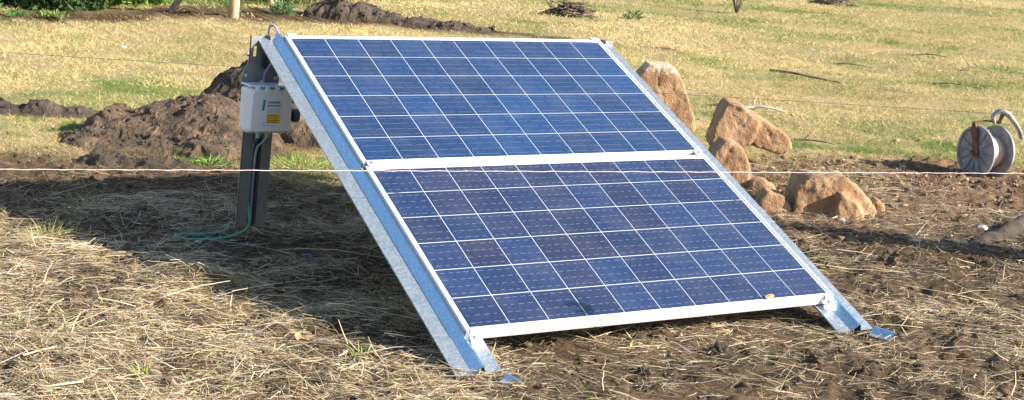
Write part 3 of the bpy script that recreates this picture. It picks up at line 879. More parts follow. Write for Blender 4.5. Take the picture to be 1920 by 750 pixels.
# --- posts: open folded channels facing the low side, slots near the top
def make_post(xc, lean):
    bm = bmesh.new()
    zb, zt, yb = -.10, .875, 1.90
    wl, gw, gd = .046, .020, .035
    line = [(-wl - gw, .012), (-wl - gw, 0), (-gw, 0), (-gw * .8, gd), (gw * .8, gd), (gw, 0), (gw + wl, 0), (gw + wl, .012)]
    t = .0028
    def P(u, d, z): return Vector((xc + u + lean * (z + .0), yb + d, z))
    zs = [zb, .30, .62, .66, .70, .745, .785, .83, zt]
    for i in range(len(line) - 1):
        (u0, d0), (u1, d1) = line[i], line[i + 1]
        for k in range(len(zs) - 1):
            slot = i in (1, 5) and k in (3, 6)
            e = Vector((u1 - u0, d1 - d0, 0)); nrm = Vector((0, t, 0)) if abs(e.x) > abs(e.y) else Vector((t, 0, 0))
            cols = [(0, 1)] if not slot else [(0, .36), (.64, 1)]
            for f0, f1 in cols:
                a0 = (u0 + (u1 - u0) * f0, d0 + (d1 - d0) * f0); a1 = (u0 + (u1 - u0) * f1, d0 + (d1 - d0) * f1)
                q = [P(*a0, zs[k]), P(*a1, zs[k]), P(*a1, zs[k + 1]), P(*a0, zs[k + 1])]
                vs = [bm.verts.new(p) for p in q] + [bm.verts.new(p + nrm) for p in q]
                for f in [(0, 1, 2, 3), (7, 6, 5, 4), (0, 4, 5, 1), (1, 5, 6, 2), (2, 6, 7, 3), (3, 7, 4, 0)]:
                    bm.faces.new([vs[j] for j in f])
    bmesh.ops.recalc_face_normals(bm, faces=bm.faces)
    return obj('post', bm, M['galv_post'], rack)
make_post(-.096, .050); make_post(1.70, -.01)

def make_bracket():
    # spreader plate behind the box's top edge and the bolts through it
    bm = bmesh.new()
    prof = [(-.095, .0), (.075, .0), (.078, .035), (.045, .058), (-.04, .105), (-.068, .105), (-.095, .04)]
    add_prism(bm, prof, (-.066, 1.893, .655), (-.066, 1.888, .655), (1, 0, 0), (0, 0, 1))
    bmesh.ops.recalc_face_normals(bm, faces=bm.faces)
    return obj('spreader_plate', bm, M['galv_post'], rack)
make_bracket()
for (x, y, z, n_) in [(-.128, 1.895, .795, (-.9, -.4, 0)), (-.140, 1.885, .705, (-.5, -.9, 0)), (-.012, 1.885, .690, (.2, -1, 0)), (-.07, 1.885, .675, (0, -1, 0))]:
    bm = bmesh.new()
    n_ = Vector(n_).normalized()
    add_tube(bm, [Vector((x, y, z)) - n_ * .01, Vector((x, y, z)) + n_ * .018], .0045, 8)
    bolt_head(bm, Vector((x, y, z)) + n_ * .004, n_, .0085, .007)
    obj('bolt', bm, M['bolt'], rack)

# --- control box
BX = Vector((-.066, 1.842, .562))
BROT = (0, R(2.0), R(5))
box_root = None
bm = bmesh.new()
def rrect(w, h, r, n=5):
    out = []
    for cx, cy, a0 in ((w - r, h - r, 0), (-w + r, h - r, 90), (-w + r, -h + r, 180), (w - r, -h + r, 270)):
        for k in range(n):
            a_ = R(a0 + 90 * k / (n - 1)); out.append((cx + r * math.cos(a_), cy + r * math.sin(a_)))
    return out
def loft(bm, rings, mat=0):
    prev = None
    allr = []
    for prof, y in rings:
        cur = [bm.verts.new((px, y, pz)) for px, pz in prof]
        if prev:
            for i in range(len(cur)):
                f = bm.faces.new((prev[i], prev[(i + 1) % len(cur)], cur[(i + 1) % len(cur)], cur[i])); f.material_index = mat
        prev = cur; allr.append(cur)
    bm.faces.new(allr[0]).material_index = mat
    bm.faces.new(list(reversed(allr[-1]))).material_index = mat
loft(bm, [(rrect(.096, .094, .012), .045), (rrect(.100, .098, .014), .0), (rrect(.100, .098, .014), -.018)])
bmesh.ops.recalc_face_normals(bm, faces=bm.faces)
cbox = obj('control_box', bm, M['box'], rack, loc=BX, rot=BROT)
bm = bmesh.new()
loft(bm, [(rrect(.104, .102, .016), -.019), (rrect(.104, .102, .016), -.026), (rrect(.101, .098, .014), -.030), (rrect(.097, .092, .013), -.064), (rrect(.091, .086, .012), -.071)])
bmesh.ops.recalc_face_normals(bm, faces=bm.faces)
obj('box_cover', bm, M['box'], cbox)
bm = bmesh.new()      # pale ledge along the top with four screw bosses
add_box(bm, -.101, .101, -.055, .040, .1035, .112, 0, .003)
for k in range(4): add_box(bm, -.075 + k * .046, -.057 + k * .046, -.068, -.048, .088, .107, 0, .003)
obj('top_ledge', bm, M['lid'], cbox)
for sx in (-.094, .094):
    for sz in (-.09, .09):
        bm = bmesh.new(); bolt_head(bm, (sx, -.030, sz), (0, -1, 0), .005, .004)
        obj('screw', bm, M['bolt'], cbox)
# sticker with its stripe, heading, lines and yellow warning field (illegible in the photograph)
bm = bmesh.new()
yF = -.0722
def st(x0, x1, z0, z1, mat, lift=0.0, skew0=0.0, skew1=0.0):
    add_quad(bm, [(x0, yF - lift, z0), (x1, yF - lift, z0), (x1 + skew1, yF - lift, z1), (x0 + skew0, yF - lift, z1)], mat)
st(-.046, .052, -.068, .052, 0, 0, .004, 0)
add_quad(bm, [(-.046, yF - .0005, .004), (-.036, yF - .0005, .004), (-.030, yF - .0005, .052), (-.042, yF - .0005, .052)], 2)
rs = random.Random(5)
def words(x0, x1, z, h, mat, lift=.0006):
    x = x0
    while x < x1 - .002:
        w = rs.uniform(.004, .011); w = min(w, x1 - x)
        st(x, x + w, z, z + h, mat, lift)
        x += w + .0022
words(-.018, .040, .036, .009, 2)
words(-.022, .044, .023, .0055, 3)
words(-.020, .044, .010, .003, 4); words(-.020, .040, .003, .003, 4); words(-.020, .044, -.004, .003, 4)
st(-.022, .042, -.052, -.010, 1, .0005)
for k, z in enumerate((-.017, -.025, -.033, -.041, -.048)):
    words(-.019, .038 if k % 2 else .028, z, .0035, 5 if k in (1, 2) else 3, .0011)
words(-.038, -.026, -.050, .003, 4); words(-.040, .020, -.063, .003, 4)
bmesh.ops.recalc_face_normals(bm, faces=bm.faces)
for f in bm.faces:
    if f.normal.y > 0: f.normal_flip()
obj('sticker', bm, [M['paper'], M['yellow'], M['blue'], M['ink'], M['greyink'], M['redink']], cbox)
# socket on the right side
bm = bmesh.new()
Mx = Matrix.Translation((.100, .006, -.028)) @ Matrix.Rotation(R(90), 4, 'Y')
rg = add_lathe(bm, [(.030, 0), (.030, .014), (.027, .016), (.027, .034)], 24, Mx)
bm.faces.new(rg[-1])
sk = obj('socket', bm, M['black'], cbox, smooth=False)
bm = bmesh.new()
Mx = Matrix.Translation((.134, .006, -.028)) @ Matrix.Rotation(R(90), 4, 'Y')
rg = add_lathe(bm, [(.031, 0), (.031, .026), (.028, .029)], 24, Mx); bm.faces.new(rg[-1]); bm.faces.new(list(reversed(rg[0])))
obj('socket_cap', bm, M['slate'], sk)
# glands under the box
for x in (-.03, .012):
    bm = bmesh.new()
    Mx = Matrix.Translation((x, -.01, -.098)) @ Matrix.Rotation(R(180), 4, 'X')
    rg = add_lathe(bm, [(.011, 0), (.011, .012), (.008, .014), (.008, .028)], 12, Mx); bm.faces.new(rg[-1])
    obj('cable_gland', bm, M['paleconduit'], cbox)

# --- cables fixed to the rack
def curve_pts(ctrl, n=10):
    P = [Vector(c) for c in ctrl]; out = []
    P = [P[0] * 2 - P[1]] + P + [P[-1] * 2 - P[-2]]
    for i in range(1, len(P) - 2):
        for k in range(n):
            t = k / n
            out.append(.5 * ((2 * P[i]) + (-P[i - 1] + P[i + 1]) * t + (2 * P[i - 1] - 5 * P[i] + 4 * P[i + 1] - P[i + 2]) * t * t + (-P[i - 1] + 3 * P[i] - 3 * P[i + 1] + P[i + 2]) * t ** 3))
    out.append(P[-2]); return out
def cable(ctrl, r, mat, n=10, seg=8, parent=rack, name='cable'):
    bm = bmesh.new(); add_tube(bm, curve_pts(ctrl, n), r, seg)
    return obj(name, bm, mat, parent)
tp = W(UL - .045, 2.06, WF)
c_ = cable([(tp.x + .035, tp.y - .02, tp.z - .035), (tp.x + .012, tp.y + .02, tp.z + .00), (tp.x + .018, tp.y + .03, tp.z + .045), (tp.x + .032, tp.y + .01, tp.z + .050), (tp.x + .046, tp.y - .02, tp.z + .015), (tp.x + .05, tp.y - .07, tp.z - .03)], .0048, M['purple'])
cable([(-.055, 1.915, .84), (-.068, 1.915, .76), (-.072, 1.91, .70), (-.075, 1.885, .67)], .005, M['purple'])
cable([(.02, 1.86, .80), (-.02, 1.88, .765), (-.055, 1.885, .715), (-.066, 1.87, .672)], .0055, M['purple'])
cable([(-.040, 1.83, .455), (-.060, 1.87, .41), (-.078, 1.905, .36), (-.083, 1.92, .2), (-.09, 1.92, .02)], .0055, M['paleconduit'])
cable([(-.088, 1.832, .46), (-.092, 1.87, .42), (-.092, 1.905, .36), (-.096, 1.91, .2), (-.102, 1.91, .03)], .006, M['slate'])

g_ = bpy.data.objects.new('earth_cable', None)
bpy.data.objects.remove(g_)
bm = bmesh.new()
add_tube(bm, curve_pts([(-.062, 1.872, .45), (-.094, 1.918, .36), (-.104, 1.918, .16), (-.115, 1.86, .045), (-.19, 1.78, .022), (-.30, 1.73, .018), (-.42, 1.75, .016), (-.47, 1.80, .015)], 12), .0058, 8)
add_tube(bm, curve_pts([(-.47, 1.80, .016), (-.44, 1.83, .02), (-.36, 1.81, .022), (-.27, 1.81, .024), (-.22, 1.84, .03), (-.20, 1.885, .04)], 10), .0052, 8)
ec = obj('cable', bm, M['green_cable'])
tag(ec, 'green cable hanging down the post and looping over the soil at its foot', 'cable')

# ------------------------------------------------------------------ fence wires
def wire(name, p0, p1, sag, r, mat, label, n=60, twist=0):
    p0, p1 = Vector(p0), Vector(p1)
    pts = []
    for i in range(n + 1):
        t = i / n
        p = p0.lerp(p1, t); p.z -= sag * 4 * t * (1 - t)
        p.z += .0012 * math.sin(i * 2.3) * twist; p.y += .0012 * math.cos(i * 1.7) * twist
        pts.append(p)
    bm = bmesh.new(); add_tube(bm, pts, r, 6)
    o = obj(name, bm, mat); tag(o, label, 'fence wire', 'electric fence wires around the panels')
    return o
WIRE_L = Vector((-3.1, 1.05, .564)); WIRE_R = Vector((3.70, .14, .501))
wire('fence_wire', WIRE_L, WIRE_R, .0, .0014, M['polywire'], 'pale pink polywire stretched across in front of the panels', 160, 1)
wire('fence_wire', (-2.36, 6.31, .316), (9.2, -.35, .482), .0, .0016, M['darkwire'], 'thin dark fence wire running behind the panels over the grass', 80)

# ------------------------------------------------------------------ fence posts (right one stands just outside the frame and throws the band of shade)
def log(bm, p0, p1, r0, r1, seg=14, wob=.06, mat=0, seed=0):
    rr = random.Random(seed)
    p0, p1 = Vector(p0), Vector(p1)
    n = max(4, int((p1 - p0).length / .06))
    pts, rads = [], []
    for i in range(n + 1):
        t = i / n
        pts.append(p0.lerp(p1, t) + Vector((rr.uniform(-1, 1), rr.uniform(-1, 1), rr.uniform(-1, 1))) * r0 * wob)
        rads.append((r0 + (r1 - r0) * t) * rr.uniform(1 - wob, 1 + wob))
    add_tube(bm, pts, rads, seg, mat)
bm = bmesh.new(); log(bm, (3.78, .22, -.15), (3.80, .22, .93), .125, .105, 18, .05)
fp = obj('fence_post', bm, M['greytimber']); tag(fp, 'stout grey timber post holding the pink polywire, right of the fallen log', 'fence post')

bm = bmesh.new(); log(bm, (3.02, .74, -.045), (3.98, 1.06, .045), .036, .046, 16, .16, seed=3)
lg = obj('log', bm, M['dirtytimber']); tag(lg, 'grey weathered log lying on the soil at the right edge beside a hole', 'log')

# far strutted corner post
fc = empty('fence_corner', (2.64, 10.48, 0))
tag(fc, 'sunlit timber strainer post with two slanting struts on the far track', 'fence post')
def up_img(p, L):   # leans as the far posts do
    return Vector((p[0] + .068 * L, p[1] - .035 * L, p[2] + L))
bm = bmesh.new(); log(bm, (0, 0, -.2), (.05, -.03, 1.55), .055, .048, 18, .04, seed=5); obj('post', bm, M['timber'], fc)
bm = bmesh.new(); log(bm, (-.53, .55, -.03), (.03, .03, 1.15), .035, .030, 12, .05, seed=6); obj('strut', bm, M['greytimber'], fc)
bm = bmesh.new(); log(bm, (.90, 1.28, -.03), (.05, .02, 1.40), .040, .034, 12, .05, seed=7); obj('strut', bm, M['timber'], fc)

thin = [(3.52, 11.66, 'thin wooden fence stake beside the dry tussock, leftmost of the far stakes'),
        (5.28, 12.64, 'thin fence stake far behind the long dark soil heap, second from left'),
        (5.88, 13.04, 'slim far fence stake, third from left above the upper panel'),
        (6.6, 13.5, 'slim far fence stake, rightmost of the far row')]
for i, (x, y, lb) in enumerate(thin):
    bm = bmesh.new(); log(bm, (x, y, -.1), (x + .06, y - .02, 1.1), .017, .015, 8, .06, seed=20 + i)
    o = obj('fence_stake', bm, M['greytimber']); tag(o, lb, 'fence stake', 'thin stakes of the far fence')

# ------------------------------------------------------------------ wire reel
def make_reel():
    base = Vector((4.93, 2.30, Hz(4.93, 2.30)))
    t = empty('wire_reel', base)
    tag(t, 'grey plastic fence wire reel with curved carrying handle standing on the soil', 'wire reel')
    # axle: across the view, turned so the left flange faces the camera
    ax = Vector((.62, .26, .0)).normalized()
    cam = (Vector((-2.19, -4.09, .6)) - Vector((4.93, 2.3, .2))).normalized()
    ax = Vector((.997, -.075, 0)).normalized()
    Rr = .168
    ctr = Vector((0, 0, Rr - .012))
    def frame(off):
        m_ = ax.to_track_quat('Z', 'Y').to_matrix().to_4x4(); m_.translation = ctr + ax * off
        return m_
    def flange(off, sgn):
        bm = bmesh.new()
        # disc with rolled rim, shallow dish and twelve moulded spokes
        prof = [(.018, .004 * sgn), (.05, .006 * sgn), (.055, .0), (.150, .0), (.152, .007 * sgn), (Rr, .007 * sgn), (Rr, -.007 * sgn), (.150, -.007 * sgn), (.148, -.004 * sgn), (.018, -.004 * sgn)]
        rings = add_lathe(bm, prof, 48, frame(off))
        for k in range(12):
            a_ = k * math.pi / 6
            mm_ = frame(off) @ Matrix.Rotation(a_, 4, 'Z')
            x0, x1, w, h = .06, .149, .0016, .0045 * sgn
            vs = [bm.verts.new(mm_ @ Vector(p)) for p in [(x0, -w, .0), (x1, -w, .0), (x1, w, .0), (x0, w, .0), (x0, -w, h), (x1, -w, h), (x1, w, h), (x0, w, h)]]
            for f in [(0, 1, 5, 4), (1, 2, 6, 5), (2, 3, 7, 6), (3, 0, 4, 7), (4, 5, 6, 7)]:
                f_ = bm.faces.new([vs[i] for i in f]); f_.material_index = 1
        bmesh.ops.recalc_face_normals(bm, faces=bm.faces)
        return obj('flange', bm, [M['reelgrey'], M['slate']], t)
    flange(-.080, -1); flange(.080, 1)
    bm = bmesh.new()
    prof = [(.02, -.0745)] + [(.085 + .012 * math.sin(k * 1.9) * .5 + .018 * math.cos((k - 7) * .2), -.0745 + k * .01064) for k in range(15)] + [(.02, .0745)]
    add_lathe(bm, prof, 32, frame(0)); obj('wound_wire', bm, M['twine'], t, smooth=True)
    bm = bmesh.new(); add_tube(bm, [ctr - ax * .125, ctr + ax * .12], .012, 12); obj('axle', bm, M['rust'], t)
    # rusty crank arm on the near flange, up past the rim
    up = Vector((0, 0, 1)); sd = ax.cross(up).normalized()
    bm = bmesh.new()
    o = ctr - ax * .100
    tipv = o + up * .185 - sd * .03 + ax * .0
    a0 = o - up * .035 + sd * .02
    pr = [(0, .020), (.35, .024), (.5, .017), (.75, .026), (1, .014)]
    prev = None
    axp = (tipv - a0).normalized(); wv = sd
    rows = []
    for t_, w in pr:
        p = a0.lerp(tipv, t_); rows.append([bm.verts.new(p + wv * w - ax * .004), bm.verts.new(p - wv * w - ax * .004), bm.verts.new(p - wv * w + ax * .004), bm.verts.new(p + wv * w + ax * .004)])
    for i in range(len(rows) - 1):
        for k in range(4): bm.faces.new((rows[i][k], rows[i][(k + 1) % 4], rows[i + 1][(k + 1) % 4], rows[i + 1][k]))
    bm.faces.new(rows[0]); bm.faces.new(list(reversed(rows[-1])))
    bmesh.ops.recalc_face_normals(bm, faces=bm.faces)
    obj('crank_arm', bm, M['rust'], t)
    # cross rod between arm and handle
    bm = bmesh.new()
    q0 = tipv; q1 = ctr + up * .195 + ax * .02
    add_tube(bm, curve_pts([q0, q0.lerp(q1, .4) + up * .008, q1, q1 + ax * .06 - up * .01], 6), .006, 8)
    obj('cross_rod', bm, M['rust'], t)
    # curved handle: hook at the left, thick hollow grip sweeping down to the right
    bm = bmesh.new()
    h0 = ctr + up * .20
    rt = Vector((RX[0], RX[1], 0))
    pth = curve_pts([h0 + rt * .03 - up * .015, h0 + rt * .018 + up * .03, h0 + rt * .055 + up * .062, h0 + rt * .10 + up * .052, h0 + rt * .145 + up * .01, h0 + rt * .19 - up * .045, h0 + rt * .215 - up * .10], 8)
    n = len(pth)
    fwv = Vector((FW[0], FW[1], 0))
    rows = []
    for i, p in enumerate(pth):
        tt = (pth[min(i + 1, n - 1)] - pth[max(i - 1, 0)]).normalized()
        nn = fwv.cross(tt).normalized()
        u_ = i / (n - 1)
        th = .007 + .009 * math.exp(-((u_ - .45) / .22) ** 2) + .003 * u_
        wd = .024
        ring = [(-wd, -th), (-wd * .85, th * .7), (-wd * .4, th), (wd * .4, th), (wd * .85, th * .7), (wd, -th), (wd * .7, -th), (-wd * .7, -th)]
        rows.append([bm.verts.new(p + fwv * a_ + nn * b_) for a_, b_ in ring])
    for i in range(n - 1):
        for k in range(8): bm.faces.new((rows[i][k], rows[i][(k + 1) % 8], rows[i + 1][(k + 1) % 8], rows[i + 1][k]))
    bm.faces.new(rows[0]); bm.faces.new(list(reversed(rows[-1])))
    bmesh.ops.recalc_face_normals(bm, faces=bm.faces)
    obj('handle', bm, M['handle'], t, smooth=True)
    bm = bmesh.new()
    add_tube(bm, [h0 + rt * .075 + up * .045, h0 + rt * .06 - up * .005, q1 + ax * .05], [.013, .010, .008], 8); obj('handle_stem', bm, M['rust'], t)
    # slack turns of wire
    bm = bmesh.new()
    for k in range(4):
        a_ = .2 + k * .5
        p0 = ctr - ax * .07 + (up * math.cos(a_) + sd * math.sin(a_)) * .11; p1 = ctr + ax * (.06 + .01 * k) + (up * math.cos(a_ + .5) - sd * math.sin(a_)) * (.14 + .01 * k)
        add_tube(bm, curve_pts([p0, p0.lerp(p1, .5) + up * .03, p1], 6), .0016, 5)
    obj('slack_wire', bm, M['polywire'], t)
make_reel()

# ------------------------------------------------------------------ plants
def leafy(name, loc, n, spread, height, lmin, lmax, wmin, wmax, c0, c1, label, cat, group=None, lean=(.1, 1.0), stem=None, seed=0, mat='foliage'):
    g = np.random.default_rng(seed + 500)
    ang = g.uniform(0, 6.283, n); rad = np.sqrt(g.random(n)) * spread
    hz = g.random(n) ** 1.2 * height * (1 - .55 * (rad / spread) ** 2)
    base = np.c_[np.cos(ang) * rad, np.sin(ang) * rad, hz]
    ln = g.uniform(*lean, n); a2 = ang + g.normal(0, .7, n)
    d = np.c_[np.cos(a2) * np.sin(ln), np.sin(a2) * np.sin(ln), np.cos(ln)]
    l = g.uniform(lmin, lmax, n)
    a3 = g.uniform(0, 6.283, n)
    side = unit(np.cross(d, np.c_[np.cos(a3), np.sin(a3), g.normal(0, .3, n)]))
    be = np.c_[np.cos(a2), np.sin(a2), -.6 * np.ones(n)] * (l * g.uniform(.1, .6, n))[:, None]
    v = g.random(n)[:, None]
    c = np.array(c0) * (1 - v) + np.array(c1) * v
    o = ribbons(name, base, d, l, g.uniform(wmin, wmax, n), be, side, c, M[mat], segs=2, taper=.25)
    o.location = (loc[0], loc[1], Hz(loc[0], loc[1]) - .004 if len(loc) < 3 else loc[2])
    tag(o, label, cat, group)
    return o
leafy('grass_tuft', (-.97, 1.98), 110, .075, .02, .03, .10, .0025, .005, (.16, .19, .04), (.50, .48, .18), 'bright green grass tuft by the shadow edge at far left', 'grass tuft', lean=(.05, 1.1), seed=1)
leafy('grass_tuft', (.62, 3.16), 420, .24, .02, .025, .065, .003, .006, (.14, .21, .04), (.44, .45, .15), 'low bright green grass patch just right of the steel post', 'grass tuft', lean=(.1, 1.1), seed=2)
leafy('weed', (.16, 3.30), 130, .10, .03, .02, .05, .006, .011, (.10, .22, .04), (.26, .40, .10), 'light green weed at the front foot of the big brown heap', 'weed', seed=3)
leafy('weed', (.33, 3.52), 90, .06, .07, .02, .045, .006, .011, (.10, .22, .04), (.28, .42, .10), 'upright green weed between the brown heap and the post', 'weed', seed=4)
leafy('weed', (3.31, 10.85), 150, .12, .14, .04, .08, .012, .026, (.06, .15, .05), (.16, .28, .12), 'leafy green plant standing on the far track beside the strainer post', 'weed', seed=5)
leafy('weed', (.50, 10.62), 120, .10, .07, .03, .06, .008, .016, (.07, .18, .05), (.18, .32, .10), 'small green weed on the near lip of the far track, left one', 'weed', seed=6)
leafy('weed', (.80, 10.42), 120, .13, .05, .03, .06, .008, .016, (.10, .20, .05), (.26, .36, .10), 'low yellow-green weed on the far track, second from left', 'weed', seed=7)
leafy('weed', (8.2, 11.3), 70, .10, .12, .05, .09, .012, .024, (.04, .10, .03), (.12, .20, .06), 'dark green weed right of the twig pile in the far field', 'weed', seed=8)
leafy('weed', (-.30, .16), 16, .025, .01, .03, .06, .004, .007, (.25, .34, .06), (.50, .55, .16), 'single yellow-green sprout in the straw at the bottom edge', 'weed', seed=9, lean=(.05, .5))
leafy('weed', (-1.02, .22), 14, .025, .01, .03, .055, .004, .007, (.25, .34, .06), (.45, .52, .16), 'small green sprout among straw near the bottom left corner', 'weed', seed=10, lean=(.05, .6))
leafy('weed', (1.16, 3.02), 70, .07, .05, .03, .07, .008, .015, (.09, .20, .04), (.24, .36, .10), 'green weed at the edge of the dark trench seen under the rail', 'weed', seed=12)
leafy('dry_tussock', (4.02, 12.1), 900, .42, .45, .18, .50, .008, .018, (.22, .22, .10), (.50, .50, .28), 'pale grey-green dry tussock behind the track near the corner post', 'bush', lean=(.05, .8), seed=13)
leafy('dry_tussock', (4.75, 12.6), 500, .35, .35, .18, .45, .008, .018, (.25, .23, .10), (.52, .48, .26), 'smaller straw-coloured tussock right of the pale grey-green one', 'bush', lean=(.05, .8), seed=14)

def hedge_bush(x, y, r, h, seed, label, c0=(.018, .040, .014), c1=(.07, .13, .035)):  # default leaf colours are darkened to carry the shade inside the hedge
    t = empty('hedge_bush', (x, y, Hz(x, y)))
    tag(t, label, 'bush', 'dark bushes behind the far track')
    g = np.random.default_rng(seed + 900)
    bm = bmesh.new()
    tips = []
    for k in range(9):
        a_ = g.uniform(0, 6.28); q = g.uniform(.3, .8)
        p1 = Vector((math.cos(a_) * r * q * .5, math.sin(a_) * r * q * .5, h * .4)); p2 = Vector((math.cos(a_) * r * q, math.sin(a_) * r * q, h * g.uniform(.6, .9)))
        add_tube(bm, curve_pts([(0, 0, -.05), p1, p2], 5), [.02 - .0012 * i for i in range(11)], 6)
        tips.append(p2)
    obj('stem', bm, M['stick'], t)
    n = 4200
    cl = np.array([[g.normal(0, .45) * r, g.normal(0, .45) * r, h * (.02 + .85 * g.random() ** 1.6)] for _ in range(26)])
    which = g.integers(0, 26, n)
    base = cl[which] + g.normal(0, .13, (n, 3)) * np.array([r, r, h * .7])
    base[:, 2] = np.maximum(base[:, 2], .03)
    d = unit(g.normal(0, 1, (n, 3)) + np.array([0, 0, .2]))
    l = g.uniform(.05, .12, n); side = unit(np.cross(d, g.normal(0, 1, (n, 3))))
    v = g.random(n)[:, None]; kk = g.random(26)[which][:, None]
    c = (np.array(c0) * (1 - v) + np.array(c1) * v) * (.7 + .7 * kk)
    o = ribbons('foliage', base, d, l, g.uniform(.025, .055, n), d * 0, side, c, M['foliage'], segs=2, taper=.3)
    o.parent = t
hedge_bush(.15, 11.52, .60, 1.2, 1, 'dark green bush at the top left corner, leftmost of the far bushes')
hedge_bush(.98, 11.62, .60, 1.3, 2, 'dark shaded bush behind the far track, second from left')
hedge_bush(1.85, 11.82, .55, 1.1, 3, 'brighter green leafy bush behind the left strut of the strainer post', c0=(.05, .11, .02), c1=(.20, .32, .06))
hedge_bush(3.1, 12.8, .5, 1.0, 4, 'green bush behind the strainer post and its right strut', c0=(.05, .11, .02), c1=(.18, .28, .06))

def twig_shrub(x, y, h, n, seed, label, spread=.5):
    g = random.Random(seed)
    bm = bmesh.new()
    for k in range(n):
        a_ = g.uniform(0, 6.28); s_ = g.uniform(.15, spread) * h; hh = h * g.uniform(.6, 1)
        p = Vector((math.cos(a_) * s_, math.sin(a_) * s_, hh))
        m_ = p * .5 + Vector((g.uniform(-.05, .05), g.uniform(-.05, .05), .05)) * h
        ps = curve_pts([(0, 0, -.03), m_, p], 5)
        add_tube(bm, ps, [.009 * (1 - .08 * i) for i in range(len(ps))], 5)
        for j in range(3):
            q = ps[4 + j * 2]; e = q + Vector((g.uniform(-.15, .15), g.uniform(-.15, .15), g.uniform(.1, .25))) * h
            add_tube(bm, [q, e], [.004, .002], 4)
    o = obj('twig_shrub', bm, M['stick'], loc=(x, y, Hz(x, y))); tag(o, label, 'shrub'); return o
twig_shrub(10.93, 12.66, .8, 11, 3, 'bare twiggy shrub in the far field, cut by the top edge')
# heap of dead twigs
def twig_pile(x, y, r, h, n, seed, label):
    g = random.Random(seed); bm = bmesh.new()
    for k in range(n):
        a_ = g.uniform(0, 6.28); q = g.random() ** .7 * r
        c = Vector((math.cos(a_) * q * 1.0, math.sin(a_) * q * .6, h * (1 - (q / r) ** 2) * g.uniform(.1, 1)))
        d = Vector((g.uniform(-1, 1), g.uniform(-1, 1), g.uniform(-.35, .35))).normalized() * g.uniform(.06, .2)
        add_tube(bm, [c - d, c + d * .2 + Vector((0, 0, .015)), c + d], [g.uniform(.004, .010)] * 3, 4)
    o = obj('twig_pile', bm, M['stick'], loc=(x, y, Hz(x, y)), rot=(0, 0, R(-29))); tag(o, label, 'twig pile'); return o
twig_pile(7.38, 11.5, .27, .16, 200, 4, 'brown heap of dead twigs in the far grass above the panels')
twig_pile(14.6, 14.8, .35, .14, 160, 5, 'low dark heap of twigs at the top edge of the far field')

# ------------------------------------------------------------------ sticks, stones and small litter
def stick(x0, y0, x1, y1, r, mat, label, seed=0, arch=.01, forks=0):
    g = random.Random(seed); bm = bmesh.new()
    z0, z1 = Hz(x0, y0), Hz(x1, y1)
    p0 = Vector((0, 0, r * .7)); p1 = Vector((x1 - x0, y1 - y0, z1 - z0 + r * .7))
    mids = [p0.lerp(p1, t) + Vector((g.uniform(-.02, .02), g.uniform(-.02, .02), arch + g.uniform(0, .02))) for t in (.3, .65)]
    ps = curve_pts([p0, *mids, p1], 6)
    add_tube(bm, ps, [r * (1 - .45 * i / len(ps)) for i in range(len(ps))], 8)
    for k in range(forks):
        q = ps[6 + 4 * k]; add_tube(bm, [q, q + Vector((g.uniform(-.1, .1), g.uniform(-.05, .12), g.uniform(.03, .12)))], [r * .5, r * .2], 6)
    o = obj('stick', bm, M[mat], loc=(x0, y0, z0)); tag(o, label, 'stick', 'dead sticks lying in the grass'); return o
stick(6.95, 6.95, 7.22, 6.22, .014, 'stick', 'long dark dead branch lying in the grass right of the panels', 1, .0)
stick(4.90, 4.82, 5.22, 4.62, .014, 'palestick', 'bleached pale stick lying behind the peaked boulder', 2, .01, 2)
stick(4.72, 4.98, 5.02, 4.72, .010, 'stick', 'short dark stick crossing the bleached one behind the boulders', 3, .01, 1)
stick(8.30, 7.55, 8.62, 7.30, .010, 'stick', 'dark stick beyond the long dead branch, mid field', 4, .01, 1)
stick(9.60, 7.00, 9.98, 6.90, .009, 'stick', 'forked dark stick at the right side of the field', 5, .02, 2)
stick(10.1, 8.25, 10.45, 8.00, .009, 'stick', 'flat dark stick farther up the right of the field', 6, .01, 1)
stick(8.45, 6.25, 8.85, 5.95, .008, 'stick', 'thin dark twig with upright fork in the right field', 7, .01, 2)
stick(4.42, 3.55, 4.62, 3.36, .008, 'stick', 'small dark twig in green grass right of the peaked boulder', 8, .005, 1)

def pebble(x, y, r, mat, label, seed, flat=.6, cat='stone', name='stone', group=None):
    g = random.Random(seed); bm = bmesh.new(); bmesh.ops.create_icosphere(bm, subdivisions=3, radius=r); amp = .8 if name == 'soil_clod' else .38
    o_ = Vector((seed * 2.3, seed, 1.7))
    for v in bm.verts:
        d = mnoise.fractal(v.co / r * 1.2 + o_, .8, 2, 4); v.co *= 1 + amp * d; v.co.z *= flat
    o = obj(name, bm, M[mat], loc=(x, y, Hz(x, y) + r * flat * .45), smooth=name != 'soil_clod'); tag(o, label, cat, group); return o
pebble(1.06, 5.76, .035, 'stone', 'small pale stone on top edge of the brown heap', 1)
pebble(2.98, 1.44, .022, 'stone', 'pale stone lying below the largest clay boulder', 2)
pebble(3.62, 1.07, .028, 'stone', 'off-white stone on bare soil at the right, above the log', 3)
pebble(3.60, .92, .016, 'stone', 'small pinkish stone close above the fallen log', 4)
pebble(.93, 8.20, .018, 'litter', 'tiny white scrap in the grass at upper left', 5, cat='scrap', name='scrap')
pebble(3.06, .98, .028, 'stone', 'flat grey stone in the band of shade left of the log', 6, .4)
